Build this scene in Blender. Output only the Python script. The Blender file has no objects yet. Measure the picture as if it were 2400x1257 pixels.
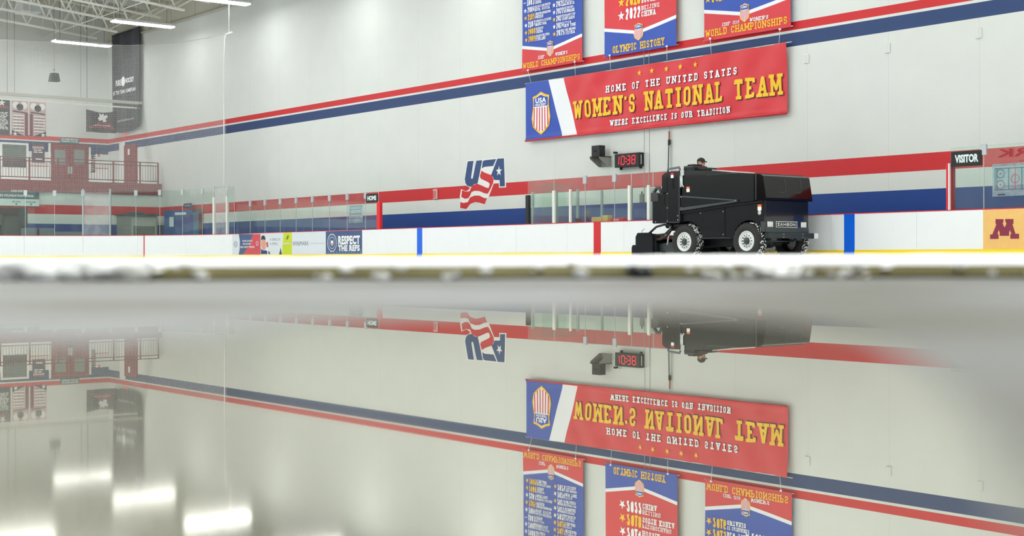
import bpy, math, random
from mathutils import Vector, Matrix
random.seed(7)
sin, cos, pi = math.sin, math.cos, math.pi
C = bpy.context.scene.collection
# ------------------------------------------------------------------ survey of the place
# World axes: +X along the far side wall, +Y towards it, Z up from the ice surface. Camera stands at the origin.
FP = 3333.0; TH = .6654; YH = 607.9; ROLL = .0022; HC = .0114
S, K = sin(TH), cos(TH)
VB, VW, U0 = 26.64, 28.64, -30.05          # boards, far side wall, centre line
UL, UE = -63.5, -69.9                      # end wall under and behind the balcony
FLZ = -.0231                               # wet floor in front of the ice
def ray(x, y): return (x-1200)/FP, (YH-ROLL*(x-1200)-y)/FP
def atv(x, y, v):
    X, Y = ray(x, y); Z = v/(K*X+S); return Z*(S*X-K), HC+Y*Z
def atu(x, y, u):
    X, Y = ray(x, y); Z = u/(S*X-K); return Z*(K*X+S), HC+Y*Z
def UV(x, v=VW): return atv(x, 600, v)[0]
def VU(x, u): return atu(x, 600, u)[0]

# ------------------------------------------------------------------ materials
MAT = {}
def lin(c):
    if isinstance(c, (int, float)): c = (c, c, c)
    return tuple((a/12.92 if a <= .04045 else ((a+.055)/1.055)**2.4) for a in (q/255 for q in c))+(1,)
def mat(name, col, rough=.5, metal=0, emis=0, noise=0, nscale=8, bump=0, spec=.5, coat=0):
    if name in MAT: return MAT[name]
    m = bpy.data.materials.new(name); m.use_nodes = True; nt = m.node_tree; b = nt.nodes['Principled BSDF']
    c = lin(col); b.inputs['Base Color'].default_value = c
    b.inputs['Roughness'].default_value = rough; b.inputs['Metallic'].default_value = metal
    b.inputs['Specular IOR Level'].default_value = spec; b.inputs['Coat Weight'].default_value = coat
    if emis:
        b.inputs['Emission Color'].default_value = c; b.inputs['Emission Strength'].default_value = emis
    if noise or bump:
        tc = nt.nodes.new('ShaderNodeTexCoord'); n = nt.nodes.new('ShaderNodeTexNoise')
        n.inputs['Scale'].default_value = nscale; n.inputs['Detail'].default_value = 5
        nt.links.new(tc.outputs['Object'], n.inputs['Vector'])
        if noise:
            mx = nt.nodes.new('ShaderNodeMix'); mx.data_type = 'RGBA'
            mx.inputs[6].default_value = tuple(min(1, a*(1-noise)) for a in c[:3])+(1,)
            mx.inputs[7].default_value = tuple(min(1, a*(1+noise)) for a in c[:3])+(1,)
            nt.links.new(n.outputs['Fac'], mx.inputs[0]); nt.links.new(mx.outputs[2], b.inputs['Base Color'])
        if bump:
            bp = nt.nodes.new('ShaderNodeBump'); bp.inputs['Strength'].default_value = bump; bp.inputs['Distance'].default_value = .01
            nt.links.new(n.outputs['Fac'], bp.inputs['Height']); nt.links.new(bp.outputs['Normal'], b.inputs['Normal'])
    MAT[name] = m; return m
WALLC = (222, 225, 222)
def stripes(name, bands, base=WALLC, rough=.55, seams=None, axis='X'):
    """painted concrete: bands = [(z0, z1, colour)], world heights"""
    m = bpy.data.materials.new(name); m.use_nodes = True; nt = m.node_tree; N = nt.nodes; L = nt.links; b = N['Principled BSDF']
    g = N.new('ShaderNodeNewGeometry'); sp = N.new('ShaderNodeSeparateXYZ'); L.new(g.outputs['Position'], sp.inputs[0])
    no = N.new('ShaderNodeTexNoise'); no.inputs['Scale'].default_value = 1.3; no.inputs['Detail'].default_value = 6
    L.new(g.outputs['Position'], no.inputs['Vector'])
    mx = N.new('ShaderNodeMix'); mx.data_type = 'RGBA'; c = lin(base)
    mx.inputs[6].default_value = tuple(a*.955 for a in c[:3])+(1,); mx.inputs[7].default_value = tuple(min(1, a*1.03) for a in c[:3])+(1,)
    L.new(no.outputs['Fac'], mx.inputs[0]); cur = mx.outputs[2]
    def math_(op, a, bb):
        q = N.new('ShaderNodeMath'); q.operation = op
        for i, w in enumerate((a, bb)):
            if hasattr(w, 'links'): L.new(w, q.inputs[i])
            else: q.inputs[i].default_value = w
        return q.outputs[0]
    for z0, z1, col in bands:
        f = math_('MULTIPLY', math_('GREATER_THAN', sp.outputs['Z'], z0), math_('LESS_THAN', sp.outputs['Z'], z1))
        x = N.new('ShaderNodeMix'); x.data_type = 'RGBA'; L.new(f, x.inputs[0]); L.new(cur, x.inputs[6]); x.inputs[7].default_value = lin(col); cur = x.outputs[2]
    if seams:
        off, pitch = seams
        a = math_('FRACT', math_('DIVIDE', math_('SUBTRACT', sp.outputs[axis], off), pitch), 0)
        f = math_('MULTIPLY', math_('LESS_THAN', a, .006), .12)
        x = N.new('ShaderNodeMix'); x.data_type = 'RGBA'; L.new(f, x.inputs[0]); L.new(cur, x.inputs[6]); x.inputs[7].default_value = lin(60); cur = x.outputs[2]
    L.new(cur, b.inputs['Base Color']); b.inputs['Roughness'].default_value = rough
    n2 = N.new('ShaderNodeTexNoise'); n2.inputs['Scale'].default_value = 25; L.new(g.outputs['Position'], n2.inputs['Vector'])
    bp = N.new('ShaderNodeBump'); bp.inputs['Strength'].default_value = .25; bp.inputs['Distance'].default_value = .01
    L.new(n2.outputs['Fac'], bp.inputs['Height']); L.new(bp.outputs['Normal'], b.inputs['Normal'])
    MAT[name] = m; return m
RED = (206, 34, 42); NAVY = (34, 62, 112); BLUE = (4, 60, 140)
wallm = stripes('painted_wall', [(5.966, 6.183, RED), (5.543, 5.8975, NAVY), (2.1, 2.52, RED), (.9, 1.661, BLUE)], seams=(-19.08, 2.535))
endlow = stripes('painted_block_wall', [(2.1, 2.52, RED), (.2, 1.661, BLUE)], seams=(0, 2.4), axis='Y')
endup = stripes('painted_upper_wall', [(5.966, 6.183, RED), (5.4, 5.8975, NAVY)])
plainw = mat('plain_painted_wall', (236, 236, 230), .6, noise=.03, nscale=.6)
siding = mat('metal_siding', (205, 203, 188), .55)
white = mat('white_paint', (240, 240, 238), .5)
board = mat('white_board', (238, 241, 243), .32, noise=.02, nscale=3)
def scuffs(m):
    nt = m.node_tree; N = nt.nodes; L = nt.links; b = N['Principled BSDF']
    g = N.new('ShaderNodeNewGeometry'); n = N.new('ShaderNodeTexNoise'); n.inputs['Scale'].default_value = 22; n.inputs['Detail'].default_value = 3
    L.new(g.outputs['Position'], n.inputs['Vector'])
    r = N.new('ShaderNodeValToRGB'); r.color_ramp.elements[0].position = .7; r.color_ramp.elements[1].position = .76
    r.color_ramp.elements[0].color = (0, 0, 0, 1); r.color_ramp.elements[1].color = (.6, .6, .6, 1); L.new(n.outputs['Fac'], r.inputs[0])
    x = N.new('ShaderNodeMix'); x.data_type = 'RGBA'; L.new(r.outputs[0], x.inputs[0])
    src = b.inputs['Base Color'].links[0].from_socket; L.new(src, x.inputs[6]); x.inputs[7].default_value = lin((120, 122, 126)); L.new(x.outputs[2], b.inputs['Base Color'])
scuffs(board)
redm = mat('red_paint', RED, .4); bluem = mat('blue_line', (0, 100, 226), .35); navym = mat('navy', NAVY, .45)
yellow = mat('yellow_plastic', (255, 216, 0), .35, noise=.04, nscale=5)
steelw = mat('white_enamelled_steel', (250, 250, 242), .5)
alu = mat('aluminium', (205, 212, 210), .35, .6); galv = mat('galvanised_steel', (150, 165, 165), .4, .75, noise=.12, nscale=3)
dark = mat('dark_void', (14, 15, 18), .9); black = mat('black_plastic', (18, 20, 22), .45)
maroon = mat('maroon_paint', (132, 38, 50), .45); greym = mat('grey_paint', (120, 122, 118), .6)
rubber = mat('tyre_rubber', (38, 37, 36), .75, noise=.3, nscale=40, bump=.3)
skin = mat('skin', (214, 160, 134), .55); clear_clip = mat('clear_clip', (196, 200, 206), .3, .3)
def lampm(strength):
    m = bpy.data.materials.new('lamp_tube'); m.use_nodes = True; nt = m.node_tree; nt.nodes.clear()
    e = nt.nodes.new('ShaderNodeEmission'); o = nt.nodes.new('ShaderNodeOutputMaterial')
    e.inputs[0].default_value = (.97, 1, .975, 1); e.inputs[1].default_value = strength; nt.links.new(e.outputs[0], o.inputs[0]); return m
def glassm(name, tint, base=.0, dirt=.03):
    m = bpy.data.materials.new(name); m.use_nodes = True; nt = m.node_tree; N = nt.nodes; L = nt.links; N.clear()
    o = N.new('ShaderNodeOutputMaterial'); t = N.new('ShaderNodeBsdfTransparent'); t.inputs[0].default_value = tint+(1,)
    g = N.new('ShaderNodeBsdfGlossy'); g.inputs['Roughness'].default_value = .02
    f = N.new('ShaderNodeFresnel'); gq = N.new('ShaderNodeNewGeometry'); mr = N.new('ShaderNodeMapRange'); mr.inputs['To Min'].default_value = 1.5; mr.inputs['To Max'].default_value = 1/1.5
    L.new(gq.outputs['Backfacing'], mr.inputs['Value']); L.new(mr.outputs[0], f.inputs['IOR'])
    a = N.new('ShaderNodeMixShader'); L.new(f.outputs[0], a.inputs[0]); L.new(t.outputs[0], a.inputs[1]); L.new(g.outputs[0], a.inputs[2])
    d = N.new('ShaderNodeBsdfDiffuse'); d.inputs[0].default_value = (.8, .85, .83, 1)
    n = N.new('ShaderNodeTexNoise'); n.inputs['Scale'].default_value = 3; n.inputs['Detail'].default_value = 8
    tc = N.new('ShaderNodeNewGeometry'); L.new(tc.outputs['Position'], n.inputs['Vector'])
    q = N.new('ShaderNodeMath'); q.operation = 'MULTIPLY'; q.inputs[1].default_value = dirt*2; L.new(n.outputs['Fac'], q.inputs[0])
    b = N.new('ShaderNodeMixShader'); L.new(q.outputs[0], b.inputs[0]); L.new(a.outputs[0], b.inputs[1]); L.new(d.outputs[0], b.inputs[2])
    L.new(b.outputs[0], o.inputs[0]); MAT[name] = m; return m
glass = glassm('rink_glass', (.925, .985, .955), dirt=.035); sheet = glassm('clear_sheet', (.62, .78, .84), dirt=.22)
def netm():
    m = bpy.data.materials.new('net_mesh'); m.use_nodes = True; nt = m.node_tree; N = nt.nodes; L = nt.links; N.clear()
    o = N.new('ShaderNodeOutputMaterial'); t = N.new('ShaderNodeBsdfTransparent'); d = N.new('ShaderNodeBsdfDiffuse'); d.inputs[0].default_value = (.62, .62, .6, 1)
    uv = N.new('ShaderNodeUVMap'); sp = N.new('ShaderNodeSeparateXYZ'); L.new(uv.outputs[0], sp.inputs[0]); outs = []
    for i in (0, 1):
        a = N.new('ShaderNodeMath'); a.operation = 'DIVIDE'; a.inputs[1].default_value = .042; L.new(sp.outputs[i], a.inputs[0])
        b = N.new('ShaderNodeMath'); b.operation = 'FRACT'; L.new(a.outputs[0], b.inputs[0])
        c = N.new('ShaderNodeMath'); c.operation = 'LESS_THAN'; c.inputs[1].default_value = .12; L.new(b.outputs[0], c.inputs[0]); outs.append(c.outputs[0])
    x = N.new('ShaderNodeMath'); x.operation = 'MAXIMUM'; L.new(outs[0], x.inputs[0]); L.new(outs[1], x.inputs[1])
    s = N.new('ShaderNodeMixShader'); L.new(x.outputs[0], s.inputs[0]); L.new(t.outputs[0], s.inputs[1]); L.new(d.outputs[0], s.inputs[2]); L.new(s.outputs[0], o.inputs[0]); return m

# ------------------------------------------------------------------ mesh builder
class MB:
    def __init__(s, M=None): s.v = []; s.f = []; s.m = []; s.ms = []; s.M = M; s.sm = []
    def mi(s, m):
        if m not in s.ms: s.ms.append(m)
        return s.ms.index(m)
    def add(s, vs, fs, m, smooth=False):
        o = len(s.v); s.v += [tuple(s.M @ Vector(p)) if s.M else tuple(p) for p in vs]; i = s.mi(m)
        for f in fs: s.f.append([o+a for a in f]); s.m.append(i); s.sm.append(smooth)
        return s
    def box(s, p, q, m, ch=0):
        x0, y0, z0 = (min(a, b) for a, b in zip(p, q)); x1, y1, z1 = (max(a, b) for a, b in zip(p, q))
        if ch:      # chamfered box: 8 corners cut to 24 points via convex rings
            c = min(ch, (x1-x0)/3, (y1-y0)/3, (z1-z0)/3); vs = []; idx = {}
            for i, (X, sx) in enumerate(((x0, 1), (x1, -1))):
                for j, (Y, sy) in enumerate(((y0, 1), (y1, -1))):
                    for k, (Z, sz) in enumerate(((z0, 1), (z1, -1))):
                        for a in range(3):
                            idx[i, j, k, a] = len(vs)
                            vs.append((X+(c*sx if a != 0 else 0), Y+(c*sy if a != 1 else 0), Z+(c*sz if a != 2 else 0)))
            fs = []
            for i in (0, 1):
                fs.append([idx[i, 0, 0, 0], idx[i, 1, 0, 0], idx[i, 1, 1, 0], idx[i, 0, 1, 0]])
                fs.append([idx[0, i, 0, 1], idx[1, i, 0, 1], idx[1, i, 1, 1], idx[0, i, 1, 1]])
                fs.append([idx[0, 0, i, 2], idx[1, 0, i, 2], idx[1, 1, i, 2], idx[0, 1, i, 2]])
                for j in (0, 1):
                    fs.append([idx[0, i, j, 1], idx[1, i, j, 1], idx[1, i, j, 2], idx[0, i, j, 2]])
                    fs.append([idx[i, 0, j, 0], idx[i, 1, j, 0], idx[i, 1, j, 2], idx[i, 0, j, 2]])
                    fs.append([idx[i, j, 0, 0], idx[i, j, 1, 0], idx[i, j, 1, 1], idx[i, j, 0, 1]])
                    for k in (0, 1): fs.append([idx[i, j, k, 0], idx[i, j, k, 1], idx[i, j, k, 2]])
            return s.add(vs, fs, m)
        vs = [(x0, y0, z0), (x1, y0, z0), (x1, y1, z0), (x0, y1, z0), (x0, y0, z1), (x1, y0, z1), (x1, y1, z1), (x0, y1, z1)]
        return s.add(vs, [(0, 3, 2, 1), (4, 5, 6, 7), (0, 1, 5, 4), (1, 2, 6, 5), (2, 3, 7, 6), (3, 0, 4, 7)], m)
    def prism(s, poly, fn, a, b, m, mside=None):
        """poly: 2D outline; fn(p, q, w) -> 3D; extruded w from a to b"""
        n = len(poly); vs = [fn(p, q, a) for p, q in poly]+[fn(p, q, b) for p, q in poly]
        s.add(vs, [list(range(n)), list(range(2*n-1, n-1, -1))], m)
        s.add(vs, [(i, (i+1) % n, n+(i+1) % n, n+i) for i in range(n)], mside or m); return s
    def tube(s, pts, r, m, n=8, close=False):
        pts = [Vector(p) for p in pts]; rs = r if isinstance(r, (list, tuple)) else [r]*len(pts); vs = []; up = None
        for i, p in enumerate(pts):
            d = (pts[min(i+1, len(pts)-1)]-pts[max(i-1, 0)]).normalized()
            if up is None: up = Vector((0, 0, 1)) if abs(d.z) < .9 else Vector((1, 0, 0))
            a = d.cross(up); a = a.normalized() if a.length > 1e-4 else Vector((1, 0, 0)); b = a.cross(d).normalized(); up = b
            for k in range(n): vs.append(p+(a*cos(2*pi*k/n)+b*sin(2*pi*k/n))*rs[i])
        fs = [(i*n+k, i*n+(k+1) % n, (i+1)*n+(k+1) % n, (i+1)*n+k) for i in range(len(pts)-1) for k in range(n)]
        fs += [list(range(n))[::-1], [(len(pts)-1)*n+k for k in range(n)]]
        return s.add(vs, fs, m, True)
    def lathe(s, prof, m, o=(0, 0, 0), ax='z', n=32, fn=None):
        vs = []; P = {'z': lambda r, t, h: (r*cos(t), r*sin(t), h), 'y': lambda r, t, h: (r*cos(t), h, r*sin(t)), 'x': lambda r, t, h: (h, r*cos(t), r*sin(t))}[ax]
        for r, h in prof:
            for k in range(n):
                q = P(max(r, 1e-4), 2*pi*k/n, h); vs.append((q[0]+o[0], q[1]+o[1], q[2]+o[2]))
        fs = [(i*n+k, i*n+(k+1) % n, (i+1)*n+(k+1) % n, (i+1)*n+k) for i in range(len(prof)-1) for k in range(n)]
        return s.add(vs, fs, m, True)
    def grid(s, nu, nv, fn, m, smooth=True):
        vs = [fn(i/nu, j/nv) for j in range(nv+1) for i in range(nu+1)]
        fs = [(j*(nu+1)+i, j*(nu+1)+i+1, (j+1)*(nu+1)+i+1, (j+1)*(nu+1)+i) for j in range(nv) for i in range(nu)]
        return s.add(vs, fs, m, smooth)
    def build(s, name, parent=None):
        me = bpy.data.meshes.new(name); me.from_pydata(s.v, [], s.f)
        for m in s.ms: me.materials.append(m)
        me.polygons.foreach_set('material_index', s.m); me.polygons.foreach_set('use_smooth', s.sm); me.update()
        o = bpy.data.objects.new(name, me); C.objects.link(o)
        if parent: o.parent = parent
        return o
def tag(o, label=None, cat=None, group=None, kind=None):
    for k_, v_ in (('label', label), ('category', cat), ('group', group), ('kind', kind)):
        if v_: o[k_] = v_
    return o
def thing(name, label, cat, loc=(0, 0, 0), rot=0, group=None):
    o = bpy.data.objects.new(name, None); C.objects.link(o); o.location = loc; o.rotation_euler = (0, 0, rot); o.empty_display_size = .1
    return tag(o, label, cat, group)
def struct(name, mb, parent=None):
    o = mb.build(name, parent)
    if not parent: o['kind'] = 'structure'
    return o

# ------------------------------------------------------------------ lettering
G = {'A': ('.62', [[(0, 0), (.4, 1), (.6, 1), (1, 0)], [(.2, .33), (.8, .33)]], [(0, 0), (1, 0)]),
'B': ('.6', [[(0, .5), (.8, .5), (1, .62), (1, .88), (.8, 1), (0, 1), (0, 0), (.8, 0), (1, .12), (1, .38), (.8, .5)]], [(0, 0), (0, 1)]),
'C': ('.58', [[(1, .7), (1, .85), (.75, 1), (.25, 1), (0, .85), (0, .15), (.25, 0), (.75, 0), (1, .15), (1, .3)]], []),
'D': ('.6', [[(0, 0), (0, 1), (.75, 1), (1, .85), (1, .15), (.75, 0), (0, 0)]], [(0, 0), (0, 1)]),
'E': ('.58', [[(1, .8), (1, 1), (0, 1), (0, 0), (1, 0), (1, .2)], [(0, .5), (.6, .5)]], [(0, 0), (0, 1)]),
'F': ('.56', [[(1, .8), (1, 1), (0, 1), (0, 0)], [(0, .5), (.6, .5)]], [(0, 0), (0, 1)]),
'G': ('.6', [[(1, .72), (1, .85), (.75, 1), (.25, 1), (0, .85), (0, .15), (.25, 0), (.75, 0), (1, .15), (1, .45), (.6, .45)]], []),
'H': ('.64', [[(0, 0), (0, 1)], [(1, 0), (1, 1)], [(0, .5), (1, .5)]], [(0, 0), (0, 1), (1, 0), (1, 1)]),
'I': ('.28', [[(.5, 0), (.5, 1)]], [(.5, 0), (.5, 1)]),
'J': ('.5', [[(.8, 1), (.8, .15), (.6, 0), (.2, 0), (0, .15), (0, .3)]], [(.8, 1)]),
'K': ('.64', [[(0, 0), (0, 1)], [(1, 1), (0, .42)], [(.3, .55), (1, 0)]], [(0, 0), (0, 1), (1, 0), (1, 1)]),
'L': ('.54', [[(0, 1), (0, 0), (1, 0), (1, .22)]], [(0, 1), (0, 0)]),
'M': ('.78', [[(0, 0), (0, 1), (.5, .25), (1, 1), (1, 0)]], [(0, 0), (0, 1), (1, 0), (1, 1)]),
'N': ('.66', [[(0, 0), (0, 1), (1, 0), (1, 1)]], [(0, 0), (0, 1), (1, 1)]),
'O': ('.58', [[(.25, 0), (0, .15), (0, .85), (.25, 1), (.75, 1), (1, .85), (1, .15), (.75, 0), (.25, 0)]], []),
'P': ('.58', [[(0, 0), (0, 1), (.8, 1), (1, .86), (1, .58), (.8, .45), (0, .45)]], [(0, 0), (0, 1)]),
'R': ('.62', [[(0, 0), (0, 1), (.8, 1), (1, .86), (1, .62), (.8, .5), (0, .5)], [(.75, .5), (1, .36), (1, 0)]], [(0, 0), (0, 1), (1, 0)]),
'S': ('.56', [[(1, .72), (1, .86), (.78, 1), (.22, 1), (0, .86), (0, .64), (.2, .53), (.8, .47), (1, .36), (1, .14), (.78, 0), (.22, 0), (0, .14), (0, .28)]], []),
'T': ('.6', [[(0, .8), (0, 1), (1, 1), (1, .8)], [(.5, 1), (.5, 0)]], [(.5, 0)]),
'U': ('.62', [[(0, 1), (0, .15), (.25, 0), (.75, 0), (1, .15), (1, 1)]], [(0, 1), (1, 1)]),
'V': ('.62', [[(0, 1), (.45, 0), (.55, 0), (1, 1)]], [(0, 1), (1, 1)]),
'W': ('.84', [[(0, 1), (.22, 0), (.5, .8), (.78, 0), (1, 1)]], [(0, 1), (1, 1)]),
'X': ('.62', [[(0, 0), (1, 1)], [(0, 1), (1, 0)]], [(0, 0), (0, 1), (1, 0), (1, 1)]),
'Y': ('.62', [[(0, 1), (.5, .5), (1, 1)], [(.5, .5), (.5, 0)]], [(0, 1), (1, 1), (.5, 0)]),
'Z': ('.56', [[(0, .8), (0, 1), (1, 1), (0, 0), (1, 0), (1, .2)]], []),
'0': ('.54', [[(.25, 0), (0, .15), (0, .85), (.25, 1), (.75, 1), (1, .85), (1, .15), (.75, 0), (.25, 0)]], []),
'1': ('.32', [[(.1, .8), (.5, 1), (.5, 0)]], [(.5, 0)]),
'2': ('.54', [[(0, .72), (0, .86), (.22, 1), (.78, 1), (1, .86), (1, .6), (0, .12), (0, 0), (1, 0)]], []),
'3': ('.54', [[(0, .86), (.22, 1), (.78, 1), (1, .86), (1, .62), (.75, .5), (.4, .5)], [(.75, .5), (1, .38), (1, .14), (.78, 0), (.22, 0), (0, .14)]], []),
'4': ('.56', [[(.75, 0), (.75, 1), (0, .35), (1, .35)]], []),
'5': ('.54', [[(1, 1), (.05, 1), (0, .55), (.75, .58), (1, .42), (1, .14), (.78, 0), (.22, 0), (0, .14)]], []),
'6': ('.54', [[(1, .86), (.78, 1), (.22, 1), (0, .86), (0, .14), (.22, 0), (.78, 0), (1, .14), (1, .42), (.78, .55), (0, .55)]], []),
'7': ('.52', [[(0, 1), (1, 1), (.35, 0)]], []),
'8': ('.54', [[(.22, .5), (0, .62), (0, .86), (.22, 1), (.78, 1), (1, .86), (1, .62), (.78, .5), (.22, .5), (0, .38), (0, .14), (.22, 0), (.78, 0), (1, .14), (1, .38), (.78, .5)]], []),
'9': ('.54', [[(0, .14), (.22, 0), (.78, 0), (1, .14), (1, .86), (.78, 1), (.22, 1), (0, .86), (0, .6), (.22, .46), (1, .46)]], []),
"'": ('.14', [[(.5, 1), (.3, .78)]], []), ' ': ('.42', [], []), '.': ('.1', [[(.5, 0), (.5, .06)]], []), '-': ('.3', [[(0, .5), (1, .5)]], []), '/': ('.4', [[(0, 0), (1, 1)]], [])}
def block(mb, text, u0, u1, z0, z1, fn, m, t=.17, gap=.17, serif=True, it=0, cut=.15):
    """slab lettering: fn(u, z) -> 3D point"""
    W = [float(G[c][0]) for c in text]; tot = sum(W)+gap*(len(text)-1); sx = (u1-u0)/tot; H = z1-z0
    def P(x, y): return fn(u0+(x+it*y)*sx, z0+y*H)
    ar = sx/H; x = 0
    def seg(a, b):
        # thickness t in letter-height units, corrected for horizontal squeeze
        dx, dy = (b[0]-a[0])*ar, b[1]-a[1]; L = math.hypot(dx, dy) or 1; nx, ny = -dy/L*t/2/ar, dx/L*t/2
        n = max(1, int(L*H/cut)); vs = []
        for i in range(n+1):
            w = i/n; X, Y = a[0]+(b[0]-a[0])*w, a[1]+(b[1]-a[1])*w; vs += [P(X+nx, Y+ny), P(X-nx, Y-ny)]
        mb.add(vs, [(2*i, 2*i+1, 2*i+3, 2*i+2) for i in range(n)], m)
    for c, w in zip(text, W):
        hx = t/2/ar
        if hx*2 > w*.6: hx = w*.3
        for poly in G[c][1]:
            q = [(x+hx+p[0]*(w-2*hx), t/2+p[1]*(1-t)) for p in poly]
            for a, b in zip(q, q[1:]): seg(a, b)
            for a in q[1:-1]: mb.add([P(a[0]+t/2/ar*cos(k*pi/4+pi/8), a[1]+t/2*sin(k*pi/4+pi/8)) for k in range(8)], [list(range(8))], m)
            for a, b in ((q[0], q[1]), (q[-1], q[-2])):
                if not serif: mb.add([P(a[0]+t/2/ar*k, a[1]+t/2*l) for k, l in ((-1, -1), (1, -1), (1, 1), (-1, 1))], [(0, 1, 2, 3)], m)
        if serif:
            for px, py in G[c][2]:
                cx = x+hx+px*(w-2*hx); yy = t*.38 if py == 0 else 1-t*.38
                seg((cx-t*1.05/ar, yy), (cx+t*1.05/ar, yy))
        x += w+gap
    return mb
_tc = {}
def glyphs(text, bold=0.0, space=1.0):
    k = (text, bold, space)
    if k not in _tc:
        cu = bpy.data.curves.new('t', 'FONT'); cu.body = text; cu.offset = bold; cu.space_character = space; cu.resolution_u = 3; cu.fill_mode = 'FRONT'
        o = bpy.data.objects.new('t', cu); C.objects.link(o); bpy.context.view_layer.update()
        dg = bpy.context.evaluated_depsgraph_get(); me = bpy.data.meshes.new_from_object(o.evaluated_get(dg))
        vs = [(v.co.x, v.co.y) for v in me.vertices]; fs = [list(p.vertices) for p in me.polygons]
        bpy.data.objects.remove(o); bpy.data.curves.remove(cu); bpy.data.meshes.remove(me)
        x0, x1 = min(v[0] for v in vs), max(v[0] for v in vs); y0, y1 = min(v[1] for v in vs), max(v[1] for v in vs)
        _tc[k] = ([((a-x0)/(x1-x0), (b-y0)/(y1-y0)) for a, b in vs], fs)
    return _tc[k]
def sans(mb, text, u0, u1, z0, z1, fn, m, bold=.03, space=1.08, it=0):
    vs, fs = glyphs(text, bold, space)
    mb.add([fn(u0+(a+it*b)*(u1-u0), z0+b*(z1-z0)) for a, b in vs], fs, m)
def star(mb, cu, cz, r, fn, m, rx=None, rot=0):
    p = []
    for k in range(10):
        q = (r if k % 2 == 0 else r*.4); a = pi/2+k*pi/5+rot; p.append(fn(cu+q*cos(a)*(rx or 1), cz+q*sin(a)))
    mb.add(p, [list(range(10))], m)
def flat(mb, pts, fn, m): mb.add([fn(a, b) for a, b in pts], [list(range(len(pts)))], m)

# ------------------------------------------------------------------ the room
def ZR(v): return 12.3+.0935*(28.64-v) if v > 11 else 12.3+.0935*(28.64-11)-.0935*(11-v)
VN, UR = -8.5, 6.0     # near side wall, right end wall
b = MB(); b.box((UE-.3, VW, -.1), (UR, VW+.3, 11.1), wallm); struct('wall_far_side', b)
b = MB(); b.box((UE-.3, VW+.02, 11.1), (UR, VW+.3, 12.8), siding)
for i in range(30): b.box((UE+i*2.5, VW, 11.1), (UE+i*2.5+.03, VW+.02, 12.6), siding)
struct('wall_siding_above', b)
b = MB(); b.tube([(UE, VW-.07, 11.08), (UR, VW-.07, 11.08)], .06, mat('pipe_paint', (205, 203, 188), .5), 8); struct('trim_1', b)
b = MB(); b.box((UE-.3, VN, 3.35), (UE, VW, 14.2), endup); struct('wall_end_upper', b)
VD0, VD1 = VU(-75, UL), VU(64, UL)         # opening under the balcony
b = MB(); b.box((UL-.25, VD1, -.1), (UL, VW, 3.2), endlow); b.box((UL-.25, VD0, 2.35), (UL, VD1, 3.2), endlow); b.box((UL-.25, VN, -.1), (UL, VD0, 3.2), endlow)
struct('wall_end_lower', b)
b = MB(); b.box((UL-3.2, VD0-1.5, -.1), (UL-3, VD1+2, 3.1), endlow); b.box((UL-3, VD1+1.8, -.1), (UL-.25, VD1+2, 3.1), plainw); b.box((UL-3.0, VD0-1.5, -.1), (UL-.25, VD0-1.3, 3.1), maroon)
struct('wall_corridor', b)
b = MB(); b.box((UE, VN, 3.2), (UL+.02, VW-.02, 3.45), plainw); b.box((UL-.3, VN, 3.08), (UL+.08, VW-.02, 3.62), maroon)
struct('floor_balcony', b)
b = MB(); b.box((UE-.3, VN-.3, -.1), (UR+.3, VN, 13.5), stripes('near_wall_paint', [(5.966, 6.183, RED), (5.543, 5.8975, NAVY), (0, 1.2, (90, 94, 100)), (1.2, 4.6, (52, 56, 62))])); struct('wall_near_side', b)
b = MB(); b.box((UR, VN, -.1), (UR+.3, VW+.3, 14.2), plainw); struct('wall_right_end', b)
deck = mat('roof_deck', (184, 182, 168), .6)
b = MB()
for v0, v1 in ((VN-.3, 11), (11, VW+.3)):
    b.add([(UE-.3, v0, ZR(v0)), (UR+.3, v0, ZR(v0)), (UR+.3, v1, ZR(v1)), (UE-.3, v1, ZR(v1)), (UE-.3, v0, ZR(v0)+.2), (UR+.3, v0, ZR(v0)+.2), (UR+.3, v1, ZR(v1)+.2), (UE-.3, v1, ZR(v1)+.2)],
          [(0, 1, 2, 3), (7, 6, 5, 4), (0, 4, 5, 1), (3, 2, 6, 7), (1, 5, 6, 2), (0, 3, 7, 4)], deck)
struct('ceiling', b)
# floor (wet concrete) and ice
def floorm():
    m = bpy.data.materials.new('wet_concrete'); m.use_nodes = True; nt = m.node_tree; N = nt.nodes; L = nt.links; p = N['Principled BSDF']
    g = N.new('ShaderNodeNewGeometry'); n = N.new('ShaderNodeTexNoise'); n.inputs['Scale'].default_value = 2.2; n.inputs['Detail'].default_value = 4; L.new(g.outputs['Position'], n.inputs['Vector'])
    r = N.new('ShaderNodeValToRGB'); r.color_ramp.elements[0].color = lin((90, 87, 76)); r.color_ramp.elements[1].color = lin((134, 135, 138))
    r.color_ramp.elements[0].position = .4; r.color_ramp.elements[1].position = .6
    L.new(n.outputs['Fac'], r.inputs[0]); L.new(r.outputs[0], p.inputs['Base Color']); p.inputs['Roughness'].default_value = .5; p.inputs['Specular IOR Level'].default_value = .3
    n2 = N.new('ShaderNodeTexNoise'); n2.inputs['Scale'].default_value = 160; L.new(g.outputs['Position'], n2.inputs['Vector'])
    bp = N.new('ShaderNodeBump'); bp.inputs['Strength'].default_value = .5; bp.inputs['Distance'].default_value = .002; L.new(n2.outputs['Fac'], bp.inputs['Height']); L.new(bp.outputs['Normal'], p.inputs['Normal'])
    return m
fl = floorm()
b = MB(); b.box((UE-.3, VN-.3, FLZ-.2), (UR+.3, VW+.3, FLZ), fl); struct('floor', b)
def cam2w(L_, D, z=0): return (D*-K+L_*S, D*S+L_*K, z)    # lateral, depth in front of the lens
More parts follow.
